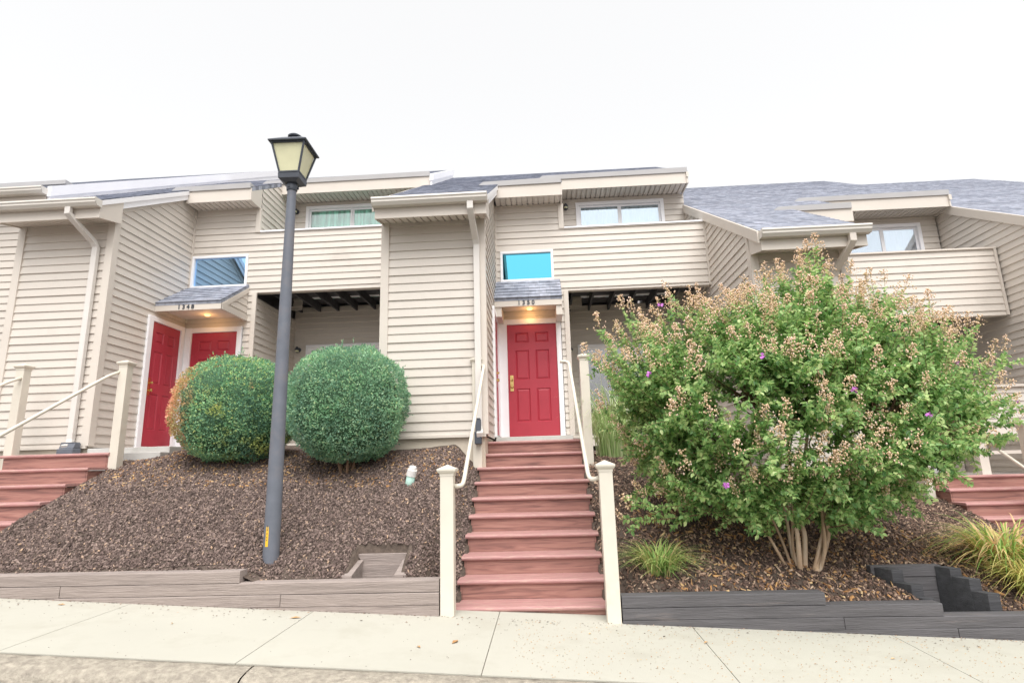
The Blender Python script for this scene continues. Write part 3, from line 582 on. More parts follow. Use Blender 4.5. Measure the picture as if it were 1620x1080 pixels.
# far left and far right neighbours (partly in frame)
def left_neighbour():
    T = thing('townhouse', 'beige townhouse cut off by the left edge, under the tallest white roof edge', 'townhouse', HOUSE, (-8.3,8.85,0)); inv = Vector((-8.3,8.85,0)); before = set(bpy.data.objects)
    c = -.17; zr = lambda y: c+SL*y; X0 = -13.5
    roof_part(T, c, [(X0,-8.29,8.55,16.6)], X0, -8.29); rake(T, -8.262, c, 8.56, 16.6, .02, .42, 'white', up=.02)
    b = MB(); wall(b, 'y', 8.85, -1, X0, -8.28, -.2, zr(8.85)-.12); b.build('front_wall', 'siding', T)
    gutter(T, X0, -8.28, 8.42, zr(8.55)-.01); b = MB(); b.box(X0, -8.30, 8.55, 8.58, zr(8.55)-.24, zr(8.55)-.03); b.build('eave_fascia', 'trim', T)
    soffit(T, X0, -8.3, 8.58, zr(8.55)-.2, 8.84, zr(8.55)-.2)
    b = MB(); b.box(X0, -9.75, 10.45, 10.49, 5.86, 5.98); b.box(X0, -9.74, 10.42, 10.7, 5.98, 6.07); b.build('fascia', 'strip', T)
    b = MB(); wall(b, 'x', -8.29, 1, 8.85, 16.5, 1, lambda y: zr(y)-.1); b.build('gable_wall', 'siding', T)
    b = MB(); b.box(X0, -8.4, 8.9, 9.1, -1.4, -.21); b.build('foundation', 'found', T)
    b = MB(); b.box(X0, -8.4, 22.2, 22.4, -1.4, zr(16.6)-3.4); b.build('rear_wall', 'siding', T)
    for o in list(set(bpy.data.objects)-before):
        if o.parent == T: o.location = -inv
left_neighbour()
def right_neighbour():
    T = thing('townhouse', 'beige townhouse cut off by the right edge, a sided wall under a sloping roof', 'townhouse', HOUSE, (8.2,8.3,-1)); inv = Vector((8.2,8.3,-1)); before = set(bpy.data.objects)
    c = -1.72; zr = lambda y: c+SL*y; X1 = 14
    roof_part(T, c, [(8.18,10.0,7.7,10.9),(8.18,13.1,10.9,16.6)], 8.18, 13.1)
    b = MB(); wall(b, 'x', 8.2, -1, 8.15, 13, -1.2, lambda y: zr(y)-.12); b.build('party_wall', 'siding', T)
    b = MB(); wall(b, 'y', 8.15, -1, 8.2, 9.9, -.9, zr(8.15)-.35); wall(b, 'x', 9.9, 1, 8.15, 10.9, -.9, lambda y: zr(y)-.12); wall(b, 'y', 10.9, -1, 9.9, 13.1, -1, zr(10.9)-.2); b.build('front_wall', 'siding', T)
    b = MB(); b.prism([(7.72,zr(7.72)+.03),(13,zr(13)+.03),(13,zr(13)-.15),(7.72,zr(7.72)-.15)], 'x', 8.15, 8.197); b.build('rake_board', 'trim', T)
    b = MB(); b.box(8.25, 9.85, 8.2, 8.4, -2, -.9); b.build('foundation', 'found', T)
    gutter(T, 8.15, 10.05, 7.57, zr(7.7)); b = MB(); b.box(8.3, 13, 22.2, 22.4, -2, zr(16.6)-3.4); b.box(13, 13.1, 10.9, 22.3, -2, zr(10.9)-.2); b.build('rear_wall', 'siding', T)
    for o in list(set(bpy.data.objects)-before):
        if o.parent == T: o.location = -inv
right_neighbour()
# ------------------------------------------------------------------ landings and stairs
def slab(label, boxes, m='concrete'):
    mb = MB()
    for b in boxes: mb.box(*b)
    o = mb.build('landing', m, bevel=.008); return tag(o, label, 'landing', 'landings at the tops of the steps')
slab('concrete landing in front of the middle red door', [(-.78,.44,8.42,9.2,-.2,.352), (-.78,.44,9.2,10.17,-.2,.45)])
slab('concrete landing below the two red corner doors', [(-7.4,-5.45,7.98,8.18,-.4,.335), (-6.70,-5.45,8.18,10.17,-.4,.42)])
slab('concrete landing behind the right flight of steps', [(5.35,7.6,9.06,10.1,-1.4,-.335)])
def stairs(label, x0, x1, Y0, Z0, n, run, rise, slope_bottom=0.0):
    T = thing('staircase', label, 'steps', 'red brown steps', (x0, Y0-n*run, Z0-n*rise)); inv = Vector((x0, Y0-n*run, Z0-n*rise))
    for k in range(n+1):
        y, z = Y0-k*run, Z0-k*rise
        b = MB(); e = .03; yb = y+(run+.03 if k else .14)
        pr = [(y,z-.018),(y+.006,z-.006),(y+.018,z),(yb,z),(yb,z-.028),(y+.035,z-.032),(y+.03,z-.040),(y+.01,z-.040),(y+.002,z-.030)]
        b.prism(pr, 'x', x0-e+.006, x1+e-.006); o = b.build('tread', 'nosing', T); o.location = -inv
        b = MB(); zb = z-rise-.0 if k < n else z-rise-.14
        b.box(x0+.022, x1-.022, y+.034, y+.056, zb, z-.030); o = b.build('riser', 'deck', T); o.location = -inv
    for xa, xb in ((x0, x0+.02), (x1-.02, x1)):
        pts = [(Y0+.15, Z0-.042)]
        top = []
        for k in range(n+1):
            y, z = Y0-k*run, Z0-k*rise; top += [(y+(run if k else .15)+.036, z-.042), (y+.036, z-.042)]
        b = MB()
        for k in range(n+1):
            y, z = Y0-k*run, Z0-k*rise; ya, yb = y+.036, y+(run if k else .15)+.036
            b.prism([(ya,z-.042),(yb,z-.042),(yb,z-.042-.38-(rise*1.0 if k else .0)),(ya,z-.042-.38-(rise if k else .0))][:4], 'x', xa, xb)
            cb = z-.042
        o = b.build('stringer', 'deck', T); o.location = -inv
    return T
stairs('middle flight of red brown steps rising to the single red door', -.895, .51, 8.36, .352, 9, .2985, .180)
stairs('left flight of red brown steps cut off by the picture edge', -7.45, -5.95, 7.61, .332, 6, .328, .198)
stairs('right flight of red brown steps behind the long grass', 5.66, 7.1, 8.95, -.32, 7, .283, .171)
def railing(label, posts, path, r=.021, extra=None):
    T = thing('stair_railing', label, 'railing', 'cream stair railings', posts[0][:3])
    inv = Vector(posts[0][:3])
    for x, y, z0, z1 in posts:
        b = MB(); h = .062; b.box(x-h, x+h, y-h, y+h, z0, z1-.08); o = b.build('post', 'rail', T, bevel=.006); o.location = -inv
        c_ = MB(); rings = [(h+.003,-.105),(h+.004,-.085),(h+.018,-.07),(h+.026,-.055),(h+.026,-.04),(.0,0.0)]
        n0 = len(c_.v)
        for a, dz in rings: c_.v += [(x-a,y-a,z1+dz),(x+a,y-a,z1+dz),(x+a,y+a,z1+dz),(x-a,y+a,z1+dz)]
        for i in range(len(rings)-1):
            for k in range(4): c_.f.append((n0+i*4+k, n0+i*4+(k+1)%4, n0+(i+1)*4+(k+1)%4, n0+(i+1)*4+k))
        c_.build('post_cap', 'rail', o)
    b = MB(); P = [Vector(p) for p in path]; out = [P[0]]
    for i in range(1, len(P)-1):
        d0 = (P[i-1]-P[i]); d1 = (P[i+1]-P[i]); rr = min(.06, d0.length/2.1, d1.length/2.1); a = P[i]+d0.normalized()*rr; e = P[i]+d1.normalized()*rr
        for t in (0,.25,.5,.75,1): out.append((a*(1-t)+P[i]*t)*(1-t)+(P[i]*(1-t)+e*t)*t)
    out.append(P[-1]); b.tube(out, r, 12); o = b.build('handrail', 'rail', T, smooth=True); o.location = -inv
    return T
railing('cream railing with square posts on the left of the middle steps', [(-.93,5.50,-1.36,.03),(-.93,8.0,-.10,1.53)],
        [(-.87,5.52,-.17),(-.80,5.54,-.17),(-.79,5.60,-.12),(-.82,7.92,1.38),(-.86,7.97,1.40),(-.87,8.0,1.36)])
railing('cream railing with square posts on the right of the middle steps', [(.54,5.50,-1.42,.03),(.58,8.0,-.10,1.52)],
        [(.48,5.52,-.13),(.41,5.54,-.15),(.39,5.60,-.10),(.37,7.90,1.37),(.33,7.97,1.41),(.25,7.99,1.41)])
railing('cream railing at the right edge of the left steps', [(-5.88,7.70,-.12,1.62)], [(-5.93,7.66,1.45),(-5.98,7.5,1.36),(-6.0,5.2,-.05)])
railing('cream railing at the far left edge of the left steps', [(-7.45,7.75,.05,1.64)], [(-7.42,7.70,1.42),(-7.42,7.5,1.33),(-7.42,5.2,-.05)])
railing('cream railing beside the right steps, half hidden by shrub leaves', [(5.55,9.0,-1.2,.62),(6.45,8.2,-.75,.40)], [(6.62,8.95,.02),(6.60,8.5,-.25),(6.58,7.4,-.92)])
# low wall on the right house's patio
lw = thing('patio_screen_wall', 'low beige board wall under the right balcony', 'low wall', None, (6.6,9.3,-.35))
b = MB(); wall(b, 'y', 9.3, -1, 6.6, 8.15, .2, .98); o = b.build('panel', 'siding', lw); o.location = (-6.6,-9.3,.35)
b = MB(); b.box(6.55, 8.17, 9.24, 9.42, .98, 1.02); b.box(6.6,8.15,9.25,9.35,-.03,.02); b.box(6.55,6.68,9.27,9.39,-.6,.98); o = b.build('cap', 'trim', lw); o.location = (-6.6,-9.3,.35)
# ------------------------------------------------------------------ timber walls and drain wells
def timber_wall(label, runs, y0, y1, m, inv):
    T = thing('timber_retaining_wall', label, 'retaining wall', 'timber edging walls along the sidewalk', inv)
    rr = random.Random(3)
    for x0, x1, zt, h in runs:
        b = MB(); n = max(1, int((x1-x0)/.25)); j = rr.uniform(-.004,.004); o = len(b.v); prof = [(y0,-h+.004),(y0,-.008),(y0+.008,0),(y1-.008,0),(y1,-.008),(y1,-h+.004)]
        for i in range(n+1):
            x = x0+.003+(x1-x0-.006)*i/n; jj = .004*noise.noise((x*2, zt*9, 1.3))
            b.v += [(x, y+j+jj, zt+dz+.5*jj) for y, dz in prof]
        m_ = len(prof)
        for i in range(n):
            for k in range(m_-1): b.f.append((o+i*m_+k, o+(i+1)*m_+k, o+(i+1)*m_+k+1, o+i*m_+k+1))
            b.f.append((o+i*m_, o+i*m_+m_-1, o+(i+1)*m_+m_-1, o+(i+1)*m_))
        b.f.append(tuple(o+k for k in range(m_))); b.f.append(tuple(o+n*m_+k for k in range(m_))[::-1])
        p = b.build('timber', m, T); p.location = -Vector(inv)
timber_wall('weathered grey timber wall left of the middle steps', [(-9.5,-6.2,-.87,.105),(-6.2,-2.84,-.872,.105),(-9.5,-4.55,-.978,.105),(-4.55,-1.0,-.976,.105),
    (-9.5,-4.6,-1.083,.105),(-4.6,-2.45,-1.081,.105),(-2.45,-1.0,-1.083,.105),(-5.4,-3.3,-1.187,.105),(-3.3,-1.0,-1.185,.105),(-2.6,-1.0,-1.29,.12)], 5.44, 5.58, 'tim', (-4,5.5,-1.3))
timber_wall('dark painted timber wall right of the middle steps', [(.61,2.35,-1.14,.10),(.61,3.31,-1.24,.10),(.61,2.48,-1.338,.10),(2.48,6.3,-1.34,.10),(.61,1.9,-1.438,.1),(1.9,3.4,-1.436,.1),(3.4,8.3,-1.44,.12),(2.5,8.3,-1.56,.2)], 5.44, 5.58, 'timD', (3,5.5,-1.5))
dw = thing('drain_well', 'weathered grey timber box set in the mulch behind the left wall', 'timber box', None, (-1.6,5.75,-1.25)); inv = Vector((-1.6,5.75,-1.25))
b = MB(); b.prism([(-1.92,-.815),(-1.30,-.815),(-1.38,-.90),(-1.38,-1.3),(-1.86,-1.3),(-1.86,-.90)], 'y', 5.94, 5.98); o = b.build('back_board', 'tim', dw, bevel=.004); o.location = -inv
b = MB(); b.box(-1.855,-1.385,5.925,5.938,-1.3,-.915); b.box(-1.855,-1.385,5.915,5.924,-1.3,-1.01); o = b.build('back_board', 'tim', dw, bevel=.003); o.location = -inv
for xa in (-1.97, -1.46):
    b = MB(); b.prism([(5.585,-.955),(5.935,-.868),(5.935,-1.3),(5.585,-1.3)], 'x', xa+.01, xa+.12); o = b.build('side_board', 'tim', dw, bevel=.004); o.location = -inv
dw = thing('drain_well', 'dark stepped timber box set in the mulch behind the right wall', 'timber box', None, (3.4,5.75,-1.5)); inv = Vector((3.4,5.75,-1.5))
b = MB(); b.box(3.02,3.66,5.95,6.03,-1.12,-1.02); o = b.build('back_board', 'timD', dw, bevel=.004); o.location = -inv
b = MB(); b.box(3.06,3.66,5.955,6.02,-1.24,-1.124); b.box(3.06,3.66,5.95,6.02,-1.8,-1.244); o = b.build('back_board', 'timD', dw, bevel=.004); o.location = -inv
SKX = lambda x, y: x+(5.95-y)*.52
for xa, mm, st in ((3.05,'timShade',((5.80,5.948,-1.03),(5.66,5.798,-1.135),(5.585,5.658,-1.23))), (3.60,'timShade',((5.83,5.948,-1.03),(5.70,5.828,-1.10),(5.585,5.698,-1.20)))):
    for ya, yb, zt in st:
        b = MB(); b.prism([(SKX(xa,ya),ya),(SKX(xa+.10,ya),ya),(SKX(xa+.10,yb),yb),(SKX(xa,yb),yb)], 'z', -1.8, zt); o = b.build('side_board', mm, dw, bevel=.004); o.location = -inv
# ------------------------------------------------------------------ street lamp
LX, LY = -2.73, 5.80; BZ = mulchz(LX, LY)
lp = thing('street_lamp', 'dark grey post lamp with a four sided lantern standing in the mulch', 'street lamp', None, (LX,LY,BZ)); inv = Vector((LX,LY,BZ))
b = MB(); b.lathe([(.078,BZ-.2),(.077,-.4),(.070,.5),(.062,1.6),(.053,2.5),(.047,3.10),(.047,3.14),(.0,3.14)], LX, LY, 28); o = b.build('pole', 'post', lp, smooth=True); o.location = -inv
b = MB(); b.lathe([(.0,3.08),(.056,3.08),(.060,3.10),(.060,3.14),(.052,3.17),(.07,3.19),(.0,3.19)], LX, LY, 20)
for k in range(3): a = k*2.1+.3; b.box(LX+.06*math.cos(a)-.008, LX+.06*math.cos(a)+.012, LY+.06*math.sin(a)-.008, LY+.06*math.sin(a)+.008, 3.105, 3.13)
o = b.build('collar', 'black', lp); o.location = -inv
RZ = Matrix.Rotation(math.radians(2), 3, 'Z')
def sq(h, z): return [tuple(RZ @ Vector((x*h, y*h, 0))+Vector((LX,LY,z))) for x, y in ((-1,-1),(1,-1),(1,1),(-1,1))]
def frustum(mb, rings, cap=True):
    o = len(mb.v)
    for h, z in rings: mb.v += sq(h, z)
    for i in range(len(rings)-1):
        for k in range(4): mb.f.append((o+i*4+k, o+i*4+(k+1)%4, o+(i+1)*4+(k+1)%4, o+(i+1)*4+k))
    if cap: mb.f.append((o+3,o+2,o+1,o)); l = o+4*(len(rings)-1); mb.f.append((l,l+1,l+2,l+3))
Zb, Zt, hb, ht = 3.25, 3.60, .105, .175
b = MB(); frustum(b, [(.07,3.16),(.115,3.19),(.118,3.245),(.106,3.255)]); frustum(b, [(.212,3.595),(.214,3.608),(.208,3.614),(.10,3.695),(.07,3.705),(.0,3.706)])
for k in range(4):
    a0, a1 = Vector(sq(hb,Zb)[k]), Vector(sq(ht+.008,Zt)[k]); b.tube([a0,a1], .0125, 4)
for h, z in ((hb+.005,Zb+.012), (ht+.002,Zt-.012)):
    q = sq(h, z)
    for k in range(4): b.tube([q[k], q[(k+1)%4]], .012, 4)
b.lathe([(.055,3.69),(.055,3.735),(.075,3.74),(.078,3.755),(.05,3.775),(.0,3.78)], LX, LY, 18)
o = b.build('lantern_frame', 'black', lp); o.location = -inv
for k in range(4):
    q0, q1 = sq(hb-.004,Zb), sq(ht-.004,Zt-.002); b = MB(); b.add([q0[k], q0[(k+1)%4], q1[(k+1)%4], q1[k]], [(0,1,2,3)]); p = b.build('lantern_pane', 'frost', lp); p.location = -inv
b = MB(); x0, yy = LX+.012, LY-.076
lab = MB(); a0 = math.radians(-97)
for i in range(5):
    pass
segs = 5
for i in range(segs):
    t0, t1 = math.radians(-112+22*i/segs), math.radians(-112+22*(i+1)/segs)
    lab.add([(LX+.0785*math.cos(t0),LY+.0785*math.sin(t0),-.70),(LX+.0785*math.cos(t1),LY+.0785*math.sin(t1),-.70),(LX+.0765*math.cos(t1),LY+.0765*math.sin(t1),-.485),(LX+.0765*math.cos(t0),LY+.0765*math.sin(t0),-.485)], [(0,1,2,3)])
lo = lab.build('yellow_label', 'yellow', lp); lo.location = -inv
mk = MB()
for z in (-.515,-.55,-.585,-.62,-.645):
    t0, t1 = math.radians(-104), math.radians(-98); mk.add([(LX+.0795*math.cos(t0),LY+.0795*math.sin(t0),z),(LX+.0795*math.cos(t1),LY+.0795*math.sin(t1),z),(LX+.0795*math.cos(t1),LY+.0795*math.sin(t1),z+.014),(LX+.0795*math.cos(t0),LY+.0795*math.sin(t0),z+.014)], [(0,1,2,3)])
mk.build('pole_number', 'joist', lo)
# ------------------------------------------------------------------ small things
cz = mulchz(-1.64, 7.0)
cp = thing('cleanout_pipe', 'pale green drain pipe with a white cap leaning out of the mulch', 'pipe', None, (-1.66,7.0,cz))
b = MB(); b.tube([(-.01,.03,-.1),(.04,-.01,.12)], .052, 18); b.build('pipe', 'pvc', cp, smooth=True)
b = MB(); b.tube([(.035,-.005,.10),(.055,-.02,.17)], [.060,.058], 18); b.tube([(.055,-.02,.17),(.065,-.03,.205)], [.05,.042], 8); b.build('pipe_cap', 'pvcw', cp)
def box_thing(name, label, cat, x0, x1, y0, y1, z0, z1, m, m2=None):
    T = thing(name, label, cat, None, ((x0+x1)/2,(y0+y1)/2,z0)); inv = Vector(T.location)
    b = MB(); b.box(x0,x1,y0,y1,z0,z1*.5+z0*.5); b.prism([(y0+.02,z1*.5+z0*.5),(y1,z1*.5+z0*.5),(y1,z1),(y0+.05,z1)], 'x', x0+.01, x1-.01); o = b.build('body', m, T, bevel=.01); o.location = -inv
    b = MB(); b.box(x0+.02,x1-.02,y0+.045,y1-.01,z1-.002,z1+.012); o = b.build('lid', m2 or m, T); o.location = -inv
box_thing('drain_adapter', 'black drain fitting at the foot of the white downspout by the middle door', 'drain fitting', -.955,-.86,7.82,7.93,.30,.64,'black')
box_thing('downspout_boot', 'small dark fitting at the bay wall foot above the left steps', 'drain fitting', -7.0,-6.76,7.98,8.14,.34,.50,'post')
box_thing('solar_light', 'small black garden light with a pale top beside the right round bush', 'garden light', -2.30,-2.18,7.75,7.86,.16,.33,'black','pvcw')
def litter(name, n, xr, yr, smin, smax, m, seed, pw=1.0):
    r = np.random.default_rng(seed); V = []; F = []
    for k in range(n):
        x = r.uniform(*xr); y = yr[1]-(yr[1]-yr[0])*r.random()**pw; z = walkz(x, y)+.002; a = r.uniform(0, 2*PI); l = r.uniform(smin, smax); w_ = l*r.uniform(.25,.6); o = len(V); c_, s_ = math.cos(a), math.sin(a)
        for u, v, h in ((-l,0,.001),(0,-w_,.002),(l,0,.003),(0,w_,.005)): V.append((x+u*c_-v*s_, y+u*s_+v*c_, z+h))
        F.append((o,o+1,o+2,o+3))
    return tag(np_mesh(name, np.array(V), np.array(F), m), kind='stuff')
litter('shrub_litter', 1500, (-.3,4.3), (4.12,5.43), .003, .008, 'strawleaf', 31)
litter('spilled_mulch', 500, (-6,4.5), (5.1,5.435), .004, .014, 'chipR', 32, 3.5)
litter('pavement_grit', 220, (-5.5,1), (4.0,5.4), .002, .006, 'chipL', 33)
# leaves and bits fallen on the sidewalk
lf = MB()
for x, y, s_, a in ((-2.2,5.2,.05,.3),(-.75,4.75,.05,1.2),(-4.4,5.3,.035,.2),(-3.1,4.9,.02,2),(.3,5.1,.02,1),(1.2,5.0,.025,.5),(2.5,4.8,.02,.1),(-1.0,4.6,.03,2.2)):
    z = walkz(x, y)+.006; c_, n_ = math.cos(a), math.sin(a)
    lf.add([(x-s_*c_,y-s_*n_,z),(x+.4*s_*n_,y-.4*s_*c_,z+.006),(x+s_*c_,y+s_*n_,z),(x-.4*s_*n_,y+.4*s_*c_,z+.008)], [(0,1,2,3)])
tag(lf.build('fallen_leaves', 'strawleaf'), kind='stuff')
# ------------------------------------------------------------------ foliage
def leaves(P, D, Nn, Ls, W, fold=.25):
    """P base points, D directions, Nn normals, lengths, width ratio -> six-vertex folded leaves"""
    D = D/np.linalg.norm(D, axis=1, keepdims=True); S = np.cross(D, Nn); S /= np.linalg.norm(S, axis=1, keepdims=True)+1e-9; U = np.cross(S, D)
    Ls = Ls[:, None]; w_ = Ls*W; n = len(P)
    V = np.stack([P, P+D*Ls*.35-S*w_+U*w_*fold, P+D*Ls*.72-S*w_*.7+U*w_*fold, P+D*Ls-U*Ls*.08, P+D*Ls*.72+S*w_*.7+U*w_*fold, P+D*Ls*.35+S*w_+U*w_*fold], 1).reshape(-1, 3)
    F = (np.arange(n)[:, None, None]*6+np.array([(0,3,2,1),(0,5,4,3)])[None]).reshape(-1, 4); return V, F
def rnd_unit(n, r=rng):
    v = r.normal(size=(n, 3)); return v/np.linalg.norm(v, axis=1, keepdims=True)
def bush(label, cx, cy, cz, rx, ry, rz, n, m, seed, patch=None):
    r = np.random.default_rng(seed); T = thing('clipped_bush', label, 'bush', 'round clipped evergreen bushes', (cx,cy,mulchz(cx,cy)))
    base = Vector((0,0,cz-mulchz(cx,cy)))
    d = rnd_unit(n, r); ex = 2.4
    def rad(d): return (np.abs(d)**ex).sum(1)**(-1/ex)
    lump = np.array([1+.09*noise.noise(Vector(v)*2.0+Vector((seed,0,0)))+.045*noise.noise(Vector(v)*6)+.04*noise.noise(Vector(v)*13) for v in d])
    depth = 1-.11*r.random(n)**2.0; q = d*(rad(d)*lump*depth)[:, None]*np.array([rx,ry,rz])
    nn = d/np.array([rx,ry,rz]); nn /= np.linalg.norm(nn, axis=1, keepdims=True)
    D = nn*.9+rnd_unit(n, r)*.95+np.array([0,0,.35])
    for k in range(90):      # stray shoots that missed the shears
        dd = d[k*9]; p0 = dd*float(rad(dd[None])[0])*lump[k*9]*np.array([rx,ry,rz]); ax = dd*.8+np.array([0,0,.45])+r.normal(0,.25,3); ln_ = r.uniform(.03,.09)
        q[k*9:k*9+9] = p0+ax*np.linspace(.0,ln_,9)[:, None]; D[k*9:k*9+9] = ax*.6+rnd_unit(9, r)
    V, F = leaves(q+np.array(base), D, nn+rnd_unit(n, r)*.8, r.uniform(.018,.034,n), .30)
    o = np_mesh('crown', V, F, m, T)
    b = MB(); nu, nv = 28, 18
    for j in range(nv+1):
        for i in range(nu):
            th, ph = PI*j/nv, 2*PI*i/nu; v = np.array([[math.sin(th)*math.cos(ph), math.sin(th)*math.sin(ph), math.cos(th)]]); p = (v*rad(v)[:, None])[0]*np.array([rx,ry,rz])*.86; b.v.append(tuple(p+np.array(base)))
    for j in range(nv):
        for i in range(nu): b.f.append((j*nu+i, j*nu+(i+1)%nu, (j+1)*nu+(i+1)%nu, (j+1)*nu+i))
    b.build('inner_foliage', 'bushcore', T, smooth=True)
    b = MB()
    for k in range(5): a = k*1.3; b.tube([(.05*math.cos(a),.05*math.sin(a),-.1),(.2*math.cos(a),.2*math.sin(a),float(base.z)*.6)], [.02,.012], 6)
    b.build('trunk', 'twig', T)
    return T
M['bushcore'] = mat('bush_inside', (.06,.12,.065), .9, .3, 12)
GB = [(0,(.14,.29,.18)),(.45,(.27,.49,.31)),(.85,(.43,.64,.42)),(1,(.56,.68,.36))]
M['box2'] = ramp_island('boxwood_leaf', GB, .5, .4, mottle=1.0)
M['box1'] = ramp_island('boxwood_leaf_scorched', [(0,(.11,.25,.16)),(.5,(.24,.46,.27)),(.83,(.40,.60,.33)),(1,(.60,.66,.24))], .5, .4, mottle=1.5,
    second=((-.95,-.25,.75), 1.02, [(0,(.45,.24,.12)),(.5,(.78,.44,.24)),(1,(.90,.66,.42))]))
bush('round clipped evergreen bush right of the lamp post, evenly green', -2.56, 7.40, .85, .745, .68, .735, 34000, 'box2', 11)
bush('clipped evergreen bush left of the lamp post with an orange dead patch', -4.24, 7.72, .86, .79, .68, .71, 32000, 'box1', 12)
# grass clumps
def grass(label, cx, cy, n, h, spread, stops, seed, width=.006, lean=1.0, cat='grass clump', name='grass_clump'):
    r = np.random.default_rng(seed); z0 = mulchz(cx, cy); T = thing(name, label, cat, None, (cx,cy,z0)); Vs = []; Fs = []; S = 7
    for i in range(n):
        a = r.uniform(0, 2*PI); rr = spread*.35*math.sqrt(r.random()); bx, by = rr*math.cos(a)+r.normal(0,.02), rr*math.sin(a)*.7
        a2 = a+r.normal(0,.7); L_ = h*r.uniform(.6,1.25); out = spread*r.uniform(.5,1.2)*lean; wd = width*r.uniform(.7,1.3); dx, dy = math.cos(a2), math.sin(a2); px, py = -dy, dx; o = len(Vs)
        k_ = r.uniform(.75,1.25)
        for s_ in range(S+1):
            t = s_/S; x = bx+dx*out*t**1.6; y = by+dy*out*t**1.6; z = L_*(t*1.9-1.35*k_*t*t)+(mulchz(cx+bx, cy+by)-z0)-.02
            w_ = wd*(1-t**2*.95); Vs += [(x-px*w_, y-py*w_, z), (x+px*w_, y+py*w_, z)]
            if s_ < S: Fs.append((o+2*s_, o+2*s_+1, o+2*s_+3, o+2*s_+2))
    m = ramp_island('blade', stops, .6, .3); np_mesh('blades', np.array(Vs), np.array(Fs), m, T); return T
G1 = [(0,(.16,.30,.08)),(.4,(.38,.54,.16)),(.7,(.56,.62,.24)),(1,(.74,.54,.30))]
grass('low tuft of green and tan grass in the mulch right of the middle steps', 1.03, 5.85, 330, .27, .42, G1, 21, .0055)
grass('sprawling clump of green and orange daylily leaves behind the dark timber box', 4.55, 6.35, 460, .52, .66, [(0,(.20,.38,.09)),(.35,(.46,.60,.16)),(.55,(.66,.66,.24)),(.8,(.84,.56,.28)),(1,(.86,.62,.40))], 22, .009)
grass('pale yellow green daylily leaves at the right edge of the picture', 4.45, 5.85, 240, .42, .5, [(0,(.30,.42,.10)),(.5,(.60,.60,.18)),(1,(.70,.48,.22))], 23, .008)
grass('tall pale green arching grass between the right railing and the shrub', .98, 8.30, 330, 1.15, .75, [(0,(.34,.50,.18)),(.5,(.52,.66,.30)),(1,(.72,.76,.48))], 24, .006, .8, 'ornamental grass', 'ornamental_grass')
